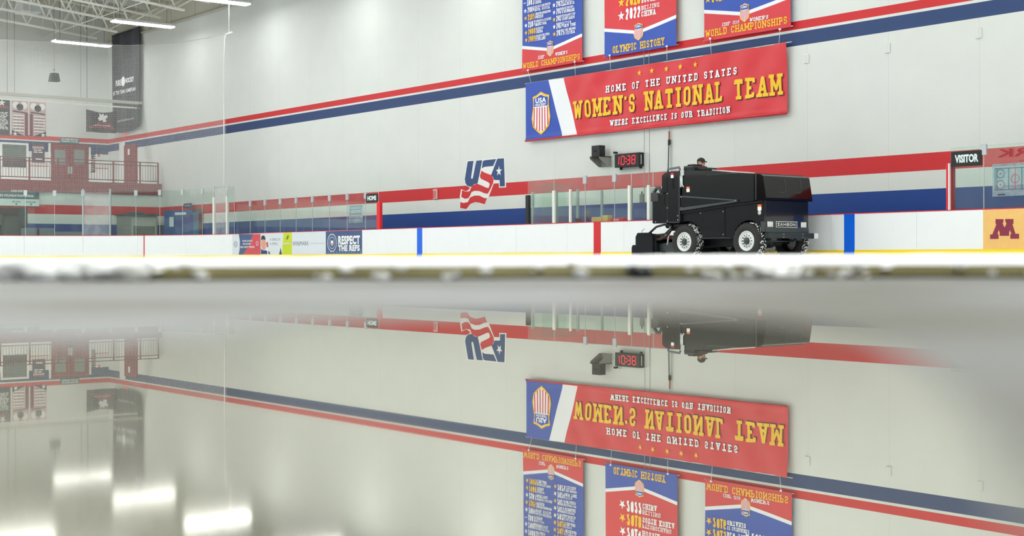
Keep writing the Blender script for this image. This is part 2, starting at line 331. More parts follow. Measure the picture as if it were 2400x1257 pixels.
icem = mat('ice', (238, 242, 246), .12, noise=.02, nscale=.8)
edgem = mat('stained_ice_edge', (176, 166, 116), .5, noise=.22, nscale=6)
edged = mat('edge_shadow_joint', (70, 66, 54), .6)  # joint at the foot of the ice, the edge shadow painted in as dark colour
DE = 2.45
def edge(L_): return DE+.05*sin(L_*3.1+.5)+.02*sin(L_*11)
xs = [(-3+i*.05) for i in range(121)]
b = MB(); near = [cam2w(l, edge(l)) for l in xs]; far = [(-8, VB+.1, 0), (U0-22, VB+.1, 0)]
cx, cy = U0-21.95, VB-8.53
far += [(cx-8.6*sin(a), cy+8.6*cos(a), 0) for a in [k*pi/16 for k in range(9)]]+[(U0-30.5, 2, 0), (-18, -1.5, 0)]
# order: near edge runs right to left, then back along the far side
ring = [Vector(p) for p in near[::-1]]+[Vector((-18, -1.5, 0)), Vector((U0-30.55, 2, 0))]+[Vector((cx-8.6*sin(a), cy+8.6*cos(a), 0)) for a in [k*pi/16 for k in range(8, -1, -1)]]+[Vector((-8, VB+.1, 0)), Vector((-1.5, VB-7, 0))]
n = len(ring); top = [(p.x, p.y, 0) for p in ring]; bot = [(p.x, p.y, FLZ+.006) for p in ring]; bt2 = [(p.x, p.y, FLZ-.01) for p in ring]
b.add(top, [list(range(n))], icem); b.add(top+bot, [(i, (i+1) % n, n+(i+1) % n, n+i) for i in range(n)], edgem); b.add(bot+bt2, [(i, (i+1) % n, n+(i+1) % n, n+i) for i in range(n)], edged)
o = b.build('ice_sheet'); tag(o, kind='structure')
# painted line on the ice under the machine
# snow left along the ice edge
snowm = mat('snow', (250, 251, 252), .8, bump=.6, nscale=60)
from mathutils import noise as mn
def snowtop(l, d):
    e = edge(l); t = (d-e)/2.7
    a = .5+.5*mn.noise(Vector((l*2.2, d*1.3, 3))); c = mn.noise(Vector((l*9, d*6, 1)))
    side = .0205+.0022*math.tanh((l/max(d, .1))*9)
    h = side*math.sin(min(1, max(0, t))*pi*.92)**.8 if 0 < t < 1 else 0
    ang = l/max(d, .1)
    lap = .006+.006*max(0, mn.noise(Vector((l*3, 0, 9))))
    h = max(h, lap if .0 <= t < .3 else 0)
    return h*(.93+.10*a)+.0038*c*(1 if .02 < t < .9 else .2)
b = MB()
def sf(i, j):
    i_ = round(j*60); dd = j**1.1; l0 = (i-.5)*5.2; d = edge(l0)-.004+dd*2.7; l = l0*(.55+.45*(d/5.1))
    k = min(1, max(0, (-.66-l-.05*sin(l*23)+.04*sin(l*51))/.05)); k = max(k, .75*(1 if abs(l-.47) < .035 else 0))
    if i_ in (0, 1, 2) and k > 0:
        return cam2w(l, edge(l)-.035*k*(1-i_/3)-.008*mn.noise(Vector((l*14, i_, 0))), FLZ*k*(1-(i_/3)**.7)+.006*i_/3*k-.004*(1-k))
    return cam2w(l, edge(l)-.004+dd*2.7, max(-.004, snowtop(l, edge(l)-.004+dd*2.7)))
b.grid(420, 60, sf, snowm)
# clumps that slumped over the edge
for i in range(330):
    l = random.uniform(-1.15, -.5) if i < 70 else random.uniform(.34, .62) if i < 100 else random.uniform(-1.15, 1.05); w = l/.9
    if l > -.62 and i >= 100 and random.random() < .86: continue
    d = edge(l)-random.uniform(0, .05); r = random.uniform(.005, .014)*(1.2 if l < -.62 else .5); z = random.uniform(FLZ+.004, .004)
    x, y, _ = cam2w(l, d)
    vs = []; fs = []
    for a in range(5):
        for k in range(8):
            ph = pi*a/4; rr = r*(1+.3*random.random()); vs.append((x+rr*1.6*sin(ph)*cos(k*pi/4), y+rr*1.6*sin(ph)*sin(k*pi/4), max(FLZ, z+rr*.8*cos(ph))))
    for a in range(4):
        for k in range(8): fs.append((a*8+k, a*8+(k+1) % 8, a*8+8+(k+1) % 8, a*8+8+k))
    b.add(vs, fs, snowm, True)
o = b.build('snow_ridge'); tag(o, 'low ridge of scraped white snow along the stained ice edge', 'snow', kind='stuff')
b = MB()
for k in range(7):
    x, y, _ = cam2w(.222+.012*sin(k*2.1), edge(.22)-.012-.004*k); b.lathe([(0, -.006), (.011, -.004), (.014, .002), (.008, .009), (0, .011)], black, (x, y, FLZ+.008+.003*(k % 3)), n=8)
o = b.build('debris'); tag(o, 'small black lump of debris lying at the foot of the ice edge', 'debris')
# the puddle
def puddlem():
    m = bpy.data.materials.new('meltwater'); m.use_nodes = True; nt = m.node_tree; N = nt.nodes; L = nt.links; N.clear()
    o = N.new('ShaderNodeOutputMaterial'); d = N.new('ShaderNodeBsdfDiffuse'); d.inputs[0].default_value = lin((140, 138, 126))
    g = N.new('ShaderNodeBsdfGlossy'); g.inputs[0].default_value = (.88, .865, .79, 1)
    q = N.new('ShaderNodeNewGeometry'); dp = N.new('ShaderNodeVectorMath'); dp.operation = 'DOT_PRODUCT'; L.new(q.outputs['Position'], dp.inputs[0]); dp.inputs[1].default_value = (S, K, 0)
    dd = N.new('ShaderNodeVectorMath'); dd.operation = 'DOT_PRODUCT'; L.new(q.outputs['Position'], dd.inputs[0]); dd.inputs[1].default_value = (-K, S, 0)
    # a rougher film towards the left and close in
    r1 = N.new('ShaderNodeMapRange'); r1.inputs['From Min'].default_value = .36; r1.inputs['From Max'].default_value = .2; r1.inputs['To Min'].default_value = 0; r1.inputs['To Max'].default_value = 1; L.new(dd.outputs['Value'], r1.inputs['Value'])
    r2 = N.new('ShaderNodeMapRange'); r2.inputs['From Min'].default_value = .01; r2.inputs['From Max'].default_value = -.05; r2.inputs['To Min'].default_value = 0; r2.inputs['To Max'].default_value = 1; L.new(dp.outputs['Value'], r2.inputs['Value'])
    mu = N.new('ShaderNodeMath'); mu.operation = 'MULTIPLY'; L.new(r1.outputs[0], mu.inputs[0]); L.new(r2.outputs[0], mu.inputs[1]); m3 = N.new('ShaderNodeMath'); m3.operation = 'MULTIPLY'; m3.inputs[1].default_value = .078; L.new(mu.outputs[0], m3.inputs[0]); L.new(m3.outputs[0], g.inputs['Roughness'])
    m4 = N.new('ShaderNodeMath'); m4.operation = 'MULTIPLY_ADD'; m4.inputs[1].default_value = -.33; m4.inputs[2].default_value = .83; L.new(mu.outputs[0], m4.inputs[0])
    x = N.new('ShaderNodeMixShader'); L.new(m4.outputs[0], x.inputs[0]); L.new(d.outputs[0], x.inputs[1]); L.new(g.outputs[0], x.inputs[2]); L.new(x.outputs[0], o.inputs[0]); return m
pts = [(0, 803), (250, 806), (500, 786), (800, 752), (1200, 738), (1600, 742), (1850, 760), (2020, 795), (2130, 850), (2230, 930), (2310, 1040), (2390, 1200)]
out = []
for x, y in pts:
    D = (HC-FLZ)*FP/(y-(YH-ROLL*(x-1200))); out.append(((x-1200)/FP*D, D))
out = [(-.5, -.2), (-.42, .3), (-.3, .52)]+out+[(.055, .1), (.05, -.2)]
b = MB(); vs = [cam2w(l, d, FLZ+.0004) for l, d in out]; n = len(vs); b.add(vs, [list(range(n))], puddlem())
o = b.build('puddle'); tag(o, 'shallow mirror-like puddle of meltwater on the wet floor', 'puddle')

# ------------------------------------------------------------------ dasher boards along a path
R_ = 8.53; T1 = -9 - (U0-21.95)            # straight run length from u=-9 to the corner
def path(t):
    """arc length t from u=-9 leftwards; returns point and outward normal (away from the ice)"""
    if t <= T1: return Vector((-9-t, VB, 0)), Vector((0, 1, 0))
    a = (t-T1)/R_
    if a <= pi/2: return Vector((cx-R_*sin(a), cy+R_*cos(a), 0)), Vector((-sin(a), cos(a), 0))
    return Vector((cx-R_, cy-(a-pi/2)*R_, 0)), Vector((-1, 0, 0))
def tu(u): return -9-u
def strip(mb, t0, t1, w0, w1, z0, z1, m):
    n = 1 if t1 <= T1 else max(1, int((t1-t0)/.3)); vs = []
    for i in range(n+1):
        p, q = path(t0+(t1-t0)*i/n)
        for w, z in ((w0, z0), (w1, z0), (w1, z1), (w0, z1)): vs.append((p.x+q.x*w, p.y+q.y*w, z))
    fs = [(4*i+k, 4*i+(k+1) % 4, 4*i+4+(k+1) % 4, 4*i+4+k) for i in range(n) for k in range(4)]+[(0, 1, 2, 3), (4*n+3, 4*n+2, 4*n+1, 4*n)]
    mb.add(vs, fs, m)
seams = []; t = tu(-19.35)-9.6
while t < T1+R_*pi/2+8: seams.append(t); t += 2.4
special = {}
boards = []
for i, t0 in enumerate(seams[:-1]):
    t1 = seams[i+1]; p, q = path((t0+t1)/2)
    marks = []
    for nm, uc, w, m in (('blue', U0+8.84, .305, bluem), ('centre red', U0, .305, redm), ('blue', U0-8.84, .305, bluem)):
        if t0 < tu(uc) <= t1: marks.append((nm, tu(uc), w, m))
    tg = T1+R_*math.asin((58.02-52.0)/R_) if False else None
    boards.append([t0, t1, marks])
TG = None
for k in range(2000):                       # the goal line meets the curved corner
    t = T1+k*.005; p, q = path(t); X = p.x*S+p.y*K; Z = -p.x*K+p.y*S
    if 1200+FP*X/Z <= 338: TG = t; break
for bd in boards:
    if bd[0] < TG <= bd[1]: bd[2].append(('thin red goal', TG, .05, redm))
ads = {}
for t0, t1, marks in boards:
    p, q = path((t0+t1)/2); arc = t1 > T1
    if marks:
        nm = marks[0][0]; uc = -9-marks[0][1]
        lb = {'blue': 'white dasher board with blue line, %s' % ('left of the timekeeper box' if uc < U0 else 'right of the resurfacing machine'), 'centre red': 'white dasher board with the wide red centre line',
              'thin red goal': 'curved white dasher board with the thin red goal line'}[nm]; gp = None
    elif arc: lb = 'plain white curved dasher board in the far rink corner'; gp = 'curved corner dasher boards'
    else: lb = 'plain white dasher board with yellow kick strip along the far side'; gp = 'straight dasher boards'
    e = thing('dasher_board', lb, 'rink board', (0, 0, 0), 0, gp)
    a = MB(); strip(a, t0+.003, t1-.003, 0, .05, .205, 1.047, board); a.build('board_panel', e)
    a = MB(); strip(a, t0, t1, -.012, .05, .0, .205, yellow); a.build('kick_strip', e)
    a = MB(); strip(a, t0, t1, -.008, .16, 1.047, 1.067, redm); a.build('cap_rail', e)
    a = MB(); strip(a, t0, t1, .05, .12, 0, 1.04, greym); a.build('back_frame', e)
    for nm, tc_, w, m in marks:
        a = MB(); strip(a, tc_-w/2, tc_+w/2, -.004, .01, .205, 1.047, m); strip(a, tc_-w/2, tc_+w/2, -.016, -.01, 0, .205, m)
        ln = a.build('painted_line', e)
# adverts stuck on the boards
def BP(off=.006): return lambda u, z: (u, VB-off, z)
ZB0, ZB1 = .212, 1.04
def adthing(x0, x1, base, label):
    u0, u1 = UV(x0, VB), UV(x1, VB); mb = MB(); mb.box((u0, VB-.005, ZB0), (u1, VB-.001, ZB1), base); return mb, u0, u1
def ub(x): return UV(x, VB)
def zb(x, y): return atv(x, y, VB)[1]
adnavy = mat('advert_navy', (62, 88, 132), .4, noise=.15, nscale=4); lime = mat('lime', (196, 214, 30), .4); adred = mat('advert_red', (206, 72, 84), .4)
pale = mat('advert_pale', (218, 224, 230), .4); txtg = mat('grey_ink', (70, 82, 98), .5); gold = mat('gold_panel', (238, 190, 112), .45, noise=.08, nscale=6); mar = mat('maroon_ink', (136, 38, 66), .5)
def ring_(mb, cu, cz, r0, r1, fn, m, sx=1, n=28):
    vs = [fn(cu+r*sx*cos(2*pi*k/n), cz+r*sin(2*pi*k/n)) for k in range(n) for r in (r0, r1)]
    mb.add(vs, [(2*k, 2*k+1, (2*k+3) % (2*n), (2*k+2) % (2*n)) for k in range(n)], m)
mb, u0, u1 = adthing(764, 849, adnavy, '')
cu_ = ub(778.5); ring_(mb, cu_, .62, .30, .325, BP(), white); ring_(mb, cu_, .62, .20, .215, BP(), white); flat(mb, [(cu_-.09, .7), (cu_+.09, .7), (cu_+.09, .58), (cu_, .5), (cu_-.09, .58)], BP(), white); flat(mb, [(cu_-.06, .6), (cu_+.06, .6), (cu_, .53)], BP(.009), redm)
sans(mb, 'RESPECT', ub(793), ub(844), zb(818, 573.5), zb(818, 552.5), BP(), white, .05); sans(mb, 'THE REFS', ub(793), ub(843.5), zb(818, 589), zb(818, 574.5), BP(), white, .05)
for k in range(12):
    uu = u0+.1+k*(u1-u0-.25)/11; flat(mb, [(uu, ZB0+.01), (uu+.12, ZB0+.01), (uu+.1, ZB0+.1+.05*(k % 3)), (uu+.03, ZB0+.12+.04*(k % 2))], BP(.0055), mat('advert_shade', (96, 118, 156), .4))
tag(mb.build('board_advert'), 'blue board panel reading RESPECT THE REFS with a round white badge', 'advertisement')
mb, u0, u1 = adthing(685.5, 764, pale, '')
sans(mb, 'WINMARK', ub(686), ub(724), zb(705, 576), zb(705, 566), BP(), txtg, .0); sans(mb, 'the franchise company', ub(727), ub(761), zb(745, 572.6), zb(745, 569), BP(), mat('pale_ink', (160, 166, 174)), 0)
tag(mb.build('board_advert'), 'pale board panel with thin grey capital lettering', 'advertisement')
mb, u0, u1 = adthing(611, 685.5, pale, '')
flat(mb, [(ub(661), ZB0), (ub(684.5), ZB0), (ub(684.5), ZB1-.005), (ub(665), ZB1-.005)], BP(), lime); flat(mb, [(ub(654.5), ZB0), (ub(661), ZB0), (ub(658), .48)], BP(), mat('ink_dark', (40, 52, 70)))
for k in (0, 1): flat(mb, [(ub(671+k*2.4), .78), (ub(672.4+k*2.4), .78), (ub(675.4+k*2.4), .93), (ub(674+k*2.4), .93)], BP(.008), black)
sans(mb, "MERRE'S", ub(665), ub(682), zb(673, 573), zb(673, 569.5), BP(.008), white, .02)
sans(mb, 'A SMILE IS', ub(633), ub(657), zb(645, 564.5), zb(645, 558.5), BP(), txtg, .0); sans(mb, 'A SMILE.', ub(633), ub(652), zb(642, 574.5), zb(642, 568.5), BP(), txtg, .0)
fu = ub(616.5)
def blob(pts_, m, off): flat(mb, [(ub(x), zb(x, y)) for x, y in pts_], BP(off), m)
blob([(613, 560), (612.5, 576), (615, 584), (619, 587), (622.5, 583), (624, 572), (622, 560)], skin, .006)
blob([(612.5, 563), (613, 555), (616, 552), (620, 552.5), (622.5, 558), (622.5, 563), (618, 561)], mat('hair_dark', (40, 44, 58)), .009)
blob([(612, 596), (612, 583), (616, 587), (621, 587), (626, 588), (632, 590), (634, 596)], navym, .009); blob([(624.5, 568), (628.5, 567.5), (629.5, 579), (625.5, 580)], adred, .011); blob([(626, 580), (628, 580), (630, 596), (627.5, 596)], white, .012)
tag(mb.build('board_advert'), 'board panel with a printed smiling portrait and a lime green end', 'advertisement')
mb, u0, u1 = adthing(544.5, 611, pale, '')
blob([(560, 549), (611, 549), (611, 597.3), (559.5, 597.3), (562, 585), (562.5, 565)], adnavy, .006); blob([(593, 549), (611, 549), (611, 597.3), (569, 597.3), (585, 575)], adred, .008)
ring_(mb, ub(552.5), zb(552.5, 573), .1, .12, BP(), txtg, 1.4); sans(mb, 'C', ub(550), ub(555), zb(552, 576), zb(552, 570), BP(), txtg, .02)
for tx, xa, xb, ya, yb in (('YOUR SOURCE', 568, 592, 567, 563), ('FOR HOCKEY', 570, 589, 574, 570), ('EARLY SAFETY TRAINING', 564, 597, 581.5, 577)): sans(mb, tx, ub(xa), ub(xb), zb(580, ya), zb(580, yb), BP(.011), white, .03)
ring_(mb, ub(603.5), zb(603.5, 571), .06, .085, BP(.011), pale, 1.2)
tag(mb.build('board_advert'), 'board panel in navy and red with white text and a round emblem', 'advertisement')
mb = MB(); u0, u1 = UV(2304.5, VB), UV(2304.5, VB)+2.4; mb.box((u0, VB-.005, ZB0), (u1, VB-.001, ZB1), gold)
Mp = [(2334, 513.8), (2352.8, 514), (2352.8, 518), (2350.6, 524.5), (2355, 533.5), (2359.6, 524.5), (2356.5, 518), (2356.5, 513.6), (2376, 513.6), (2376, 525), (2373.5, 525.5), (2380.5, 548.3), (2389, 548.3), (2389, 559.8), (2368.5, 560), (2368.5, 549), (2371, 549), (2367.5, 539), (2365.8, 546), (2365.8, 553), (2343.8, 553), (2343.8, 546), (2341.5, 539), (2338.5, 549), (2341, 549.5), (2341, 560.3), (2321, 560.6), (2321, 550), (2326.5, 549.5), (2336, 525.5), (2334, 525)]
flat(mb, [(ub(x), zb(x, y)) for x, y in Mp], BP(.008), mar)
tag(mb.build('board_advert'), 'gold board panel with a large maroon block letter M', 'advertisement')

# ------------------------------------------------------------------ glass above the boards
def clip_at(e, t, z):
    p, q = path(t); mb = MB(); strip(mb, t-.07, t+.07, .01, .06, z-.2, z+.03, clear_clip); mb.build('clip', e)
def pane(t0, t1, z1, label, gp, clip=True, m=glass):
    e = thing('safety_glass', label, 'glass panel', (0, 0, 0), 0, gp); mb = MB(); strip(mb, t0+.004, t1-.004, .03, .042, 1.067, z1, m); mb.build('pane', e)
    mb = MB(); strip(mb, t0-.006, t0+.006, .028, .046, 1.067, z1, alu); mb.build('edge_seal', e)
    if clip: clip_at(e, t0, z1)
    return e
tH = tu(-41.45); pane(tH, tH+.83, 2.34, 'end glass panel carrying the black HOME sign', None, False)
for k in range(8): pane(tH+.83+k*1.22, tH+.83+(k+1)*1.22, 2.34, 'clear low glass panel left of the home bench', 'low glass panels left of the home bench')
tT = tH+.83+8*1.22
tg_ = [None]
def t_of_x(xp):
    for k in range(9000):
        t = tT-1+k*.005; p, q = path(t); X = p.x*S+p.y*K; Z = -p.x*K+p.y*S
        if 1200+FP*X/Z <= xp: return t
acr = glassm('scratched_acrylic', (.95, .95, .94), dirt=.16)
for xa, xb, has in ((548, 532, 1), (532, 501, 0), (501, 473, 1), (473, 426.6, 1), (426.6, 373.7, 1), (373.7, 318, 1), (318, 258, 1), (258, 194.5, 0), (194.5, 128, 1), (128, 60, 1), (60, -8, 1), (-8, -76, 1), (-76, -140, 1)):
    ta, tb = t_of_x(xa), t_of_x(xb)
    if not has: pane(ta, tb, 2.9, 'hazy acrylic panel inside the tall white gate frame' if xa == 532 else 'hazy acrylic gate panel between two thin silver posts', None, False, acr)
    if has: pane(ta, tb, 2.95, 'tall clear glass panel in the netted far corner', 'tall glass panels in the far corner', xa < 480)
pm = mat('silver_post', (176, 188, 190), .35, .5)
for xp, lb in ((194.5, 'thin silver glass post left of the corner gate gap'), (258, 'thin silver glass post right of the corner gate gap')):
    mb = MB(); t = t_of_x(xp); strip(mb, t-.03, t+.03, -.0, .07, 1.067, 3.05, pm); tag(mb.build('glass_post'), lb, 'post')
e = thing('gate_frame', 'tall white two-post frame rising above the boards near the corner', 'gate frame')
for xp in (501, 532):
    t = t_of_x(xp); mb = MB(); strip(mb, t-.045, t+.045, -.02, .07, 1.067, 2.6, mat('post_white', (226, 228, 220), .4)); mb.build('post', e)
    mb = MB(); p, q = path(t); mb.tube([(p.x, p.y+.02, 2.6), (p.x, p.y+.02, 3.02)], .022, alu); mb.build('extension_tube', e)
p1, _ = path(t_of_x(501)); p2, _ = path(t_of_x(532)); mb = MB(); mb.tube([(p1.x, p1.y+.02, 3.02), ((p1.x+p2.x)/2, (p1.y+p2.y)/2, 3.0), (p2.x, p2.y+.02, 3.05)], .02, alu); mb.build('top_rail', e)
# posts padded in red at the benches
padr = mat('red_pad', (222, 30, 44), .4)
mb = MB(); mb.box((UV(884, VB), VB-.03, 1.067), (UV(891.5, VB), VB+.1, 2.0), padr, .02); tag(mb.build('padded_post'), 'red padded post at the left end of the home bench', 'post')
e = thing('padded_post', 'red padded post with white edge beside the VISITOR sign', 'post'); mb = MB(); mb.box((UV(2218.5, VB), VB-.03, 1.067), (UV(2225, VB), VB+.1, 2.08), padr, .02); mb.build('pad', e)
mb = MB(); mb.box((UV(2225.3, VB), VB-.04, 1.067), (UV(2227.6, VB), VB+.02, 2.08), white); mb.build('edge_strip', e); mb = MB(); mb.box((UV(2228, VB), VB+.02, 1.067), (UV(2232, VB), VB+.12, 2.08), mat('red_dark', (150, 20, 34), .4)); mb.build('back_pad', e)
def signbox(xa, ya, xb, yb, txt, lb, off=.01):
    ua, z1 = atv(xa, ya, VB); ub_, z0 = atv(xb, yb, VB); mb = MB(); mb.box((ua, VB-.0, z0), (ub_, VB+.018, z1), black)
    w = ub_-ua; h = z1-z0; sans(mb, txt, ua+w*.13, ub_-w*.1, z0+h*.24, z1-h*.22, lambda u, z: (u, VB-.004, z), mat('sign_white', (225, 240, 240)), .045, 1.0); tag(mb.build('sign'), lb, 'sign')
signbox(858, 455.5, 885, 474, 'HOME', 'black sign reading HOME fixed to the bench glass')
signbox(2229.5, 356.5, 2301, 387.5, 'VISITOR', 'black sign reading VISITOR fixed to the bench glass')
# right-hand glass from the visitor bench on
tV = tu(UV(2226, VB)); tj = tu(UV(2304, VB))
pane(tj, tV, 2.42, 'end glass panel carrying the black VISITOR sign', None, True)
for k in range(4): pane(tj-(k+1)*1.83, tj-k*1.83, 2.42, 'clear glass panel right of the VISITOR sign' if k == 0 else 'clear glass panel beyond the visitor bench', 'glass panels right of the visitor sign' if k else None)
def gs(x, y): return atv(x, y, VB+.02)
# tactic sheets
def tactic(x0, y0, x1, y1, lb, full):
    (ua, z1), (ub_, z0) = gs(x0, y0), gs(x1, y1); mb = MB(); mb.box((ua, VB+.008, z0), (ub_, VB+.014, z1), sheet)
    ink = mat('thin_ink', (70, 80, 96)); w = ub_-ua; h = z1-z0; fn = lambda u, z: (u, VB+.005, z)
    def line(a, b_, c, d, m=ink, t=.006):
        L_ = math.hypot(c-a, d-b_); nx, nz = -(d-b_)/L_*t, (c-a)/L_*t; flat(mb, [(a+nx, b_+nz), (c+nx, d+nz), (c-nx, d-nz), (a-nx, b_-nz)], fn, m)
    q = [(.04+.02, .2), (.96, .2), (.96, .85), (.06, .85)] if full else [(.1, .05), (.9, .05), (.9, .95), (.1, .95)]
    for i in range(4):
        a, c = q[i], q[(i+1) % 4]; line(ua+a[0]*w, z0+a[1]*h, ua+c[0]*w, z0+c[1]*h)
    if full:
        for k, m in ((.36, ink), (.5, redm), (.64, ink)): line(ua+k*w, z0+.2*h, ua+k*w, z0+.85*h, m)
        for a in (.18, .82):
            for c in (.36, .69): ring_(mb, ua+a*w, z0+c*h, .085, .095, fn, ink); ring_(mb, ua+a*w, z0+c*h, .0, .015, fn, redm)
        ring_(mb, ua+.5*w, z0+.52*h, .085, .095, fn, redm); line(ua+.1*w, z0+.2*h, ua+.1*w, z0+.85*h); line(ua+.12*w, z0+.05*h, ua+.28*w, z0+.05*h, black, .01)
    else:
        for k in (.25, .5, .75): line(ua+.1*w, z0+k*h, ua+.9*w, z0+k*h)
        star(mb, ua+.5*w, z0+.62*h, .04, fn, lime)
    tag(mb.build('tactic_sheet'), lb, 'diagram')
tactic(2327, 385, 2436, 457, 'large translucent rink diagram sheet on the glass right of VISITOR', True)
tactic(819, 482, 851, 522, 'small faint rink diagram sheet on the glass left of HOME', False)
mb = MB(); fn = lambda u, z: (u, VB+.005, z); dr = mat('dark_red_reflection', (150, 24, 44))
ua = gs(2338, 360)[0]; zz0 = gs(2350, 369)[1]; zz1 = gs(2350, 350)[1]; vs, fs = glyphs('WINMARK', .01, 1.05); wd = 2.9
mb.add([fn(ua+(1-a)*wd, zz0+c*(zz1-zz0)) for a, c in vs], fs, dr); vs, fs = glyphs('the franchise company', 0, 1.05); mb.add([fn(ua+.5+(1-a)*2, zz0-.12+c*.05) for a, c in vs], fs, dr)
tag(mb.build('glass_reflection'), 'dark red mirror-written lettering, a reflection painted on the glass at the right edge', 'painted reflection')  # mirrored reflection of the opposite advert, painted flat on the glass

# ------------------------------------------------------------------ timekeeper box
uA, uB = UV(1235, VB), -26.9; tA, tB = tu(uA), tu(uB)
cj = [uB, UV(1532, VB), UV(1473, VB)] if False else [uB]+[UV(x, VB) for x in (1529, 1478, 1438.5, 1369.5, 1297)]+[uA]
for i in range(len(cj)-1):
    pane(tu(cj[i]), tu(cj[i+1]), 2.36, 'clear glass panel on the front of the timekeeper box', 'glass panels of the timekeeper box', i in (3, 4))
pw = mat('post_white', (226, 228, 220)); mb = MB(); mb.box((UV(1232, VB), VB-.02, 1.067), (UV(1240, VB), VB+.09, 1.93), black, .02); tag(mb.build('padded_post'), 'black padded post at the left end of the timekeeper box', 'post')
for x, w, yt in ((1299.5, .11, 447), (1338, .075, 444), (1476.5, .10, 435), (1521.5, .10, 434)):
    u, zt = atv(x, yt, VB); mb = MB(); mb.box((u-w/2, VB-.05, 1.067), (u+w/2, VB+.028, zt), pw, .015)
    tag(mb.build('glass_post'), {1299.5: 'wide white post second from the left on the timekeeper box front', 1338: 'slim white post left of the laptop on the timekeeper box', 1476.5: 'white post right of the red tray in the timekeeper box', 1521.5: 'white post just left of the resurfacing machine'}[x], 'post')
for x, yt, w in ((1249, 450, .07), (1305.5, 452, .045), (1354.5, 444, .07), (1411, 446, .06), (1480.5, 437, .05), (1529, 441, .06)):
    v = 28.2; u, zt = atv(x, yt, v); mb = MB(); mb.box((u-w/2, v-.03, 0), (u+w/2, v+.03, zt), pm); tag(mb.build('glass_post'), 'slim grey post at the rear of the timekeeper box', 'post', 'rear posts of the timekeeper box')
# side glass of the box
for u, lb in ((uA+.03, 'glass side screen at the left end of the timekeeper box'), (UV(1354.5, 28.2), 'glass side screen dividing the timekeeper box')):
    mb = MB(); mb.box((u, VB+.15, 1.0), (u+.012, 28.15, 2.3), glass); mb.box((u-.01, VB+.15, .1), (u+.02, 28.15, 1.0), board); tag(mb.build('side_screen'), lb, 'screen')
# counter and things on it
mb = MB(); mb.box((UV(1345, 27.1), VB+.2, .98), (UV(1500, 27.1), VB+.75, 1.02), greym)
for x in (1350, 1490): mb.box((UV(x, 27.1), VB+.3, 0), (UV(x, 27.1)+.06, VB+.7, .98), greym)
tag(mb.build('counter'), 'grey counter behind the boards inside the timekeeper box', 'counter')
cv = VB+.45
def cb(x0, y0, x1, y1, name, lb, cat, m, d=.3, extra=None):
    (ua, z1), (ub_, _) = atv(x0, y0, cv), atv(x1, y1, cv); mb = MB(); mb.box((ua, cv, 1.02), (ub_, cv+d, z1), m, .01)
    if extra: extra(mb, ua, ub_, z1)
    tag(mb.build(name), lb, cat)
card = mat('cardboard', (222, 186, 112), .7, noise=.08, nscale=10)
cb(1386, 509.5, 1410, 519, 'cardboard_box', 'low tan cardboard box on the timekeeper counter', 'box', card)
cb(1411, 505, 1424, 519, 'cardboard_box', 'taller yellow cardboard box on the timekeeper counter', 'box', card, .2)
def tray(mb, a, c, z): sans(mb, 'RINK', a+.12, c-.15, z-.09, z-.03, lambda u, zz: (u, cv-.004, zz), white, .03)
cb(1432, 511, 1460, 519, 'tray', 'red and white tray on the timekeeper counter', 'tray', redm, .35, tray)
e = thing('laptop', 'dark open laptop standing on the timekeeper counter', 'laptop'); (ua, z1), (uc, _) = atv(1353, 507, cv), atv(1366, 519, cv)
mb = MB(); mb.box((ua, cv, 1.02), (uc, cv+.26, 1.045), black, .005); mb.build('keyboard_base', e); mb = MB(); mb.M = Matrix.Translation((ua, cv+.13, 1.045)) @ Matrix.Rotation(-.7, 4, 'Y'); mb.box((0, -.13, 0), (.012, .13, .2), black); mb.build('screen', e)
e = thing('desk_fan', 'small dark round fan behind the timekeeper counter', 'fan'); u, z = atv(1377, 502, cv+.2); mb = MB(); mb.lathe([(0, -.05), (.1, -.04), (.12, 0), (.1, .04), (0, .05)], mat('fan_dark', (70, 58, 56)), (u, cv+.2, z), 'y', 16); mb.build('head', e)
mb = MB(); mb.tube([(u, cv+.2, z-.1), (u+.1, cv+.2, 1.03)], .015, black); mb.lathe([(0, 1.02), (.08, 1.02), (.08, 1.04), (0, 1.04)], black, (u+.1, cv+.2, 0), n=16); mb.build('stand', e)
u, z = atv(1506, 465, VW); mb = MB(); mb.box((u-.08, VW-.05, z-.12), (u+.08, VW, z+.12), greym, .01); mb.tube([(u, VW-.03, z+.12), (u, VW-.03, z+.2)], .02, greym); tag(mb.build('outlet_box'), 'grey electrical box low on the wall behind the timekeeper box', 'outlet')
mb = MB(); u, z = atv(1022, 455.5, VW); mb.box((u-.13, VW-.05, z-.18), (u+.13, VW, z+.18), mat('cover_pink', (214, 176, 172), .4), .03)
for k in range(3): mb.box((u-.1+k*.07, VW-.055, z-.14), (u-.07+k*.07, VW-.05, z+.12), redm)
tag(mb.build('alarm_cover'), 'small pinkish alarm cover on the red wall stripe left of the USA emblem', 'alarm')

# ------------------------------------------------------------------ wall-mounted things
def WP(off=.003): return lambda u, z: (u, VW-off, z)
def wpx(pts_): return [atv(x, y, VW) for x, y in pts_]
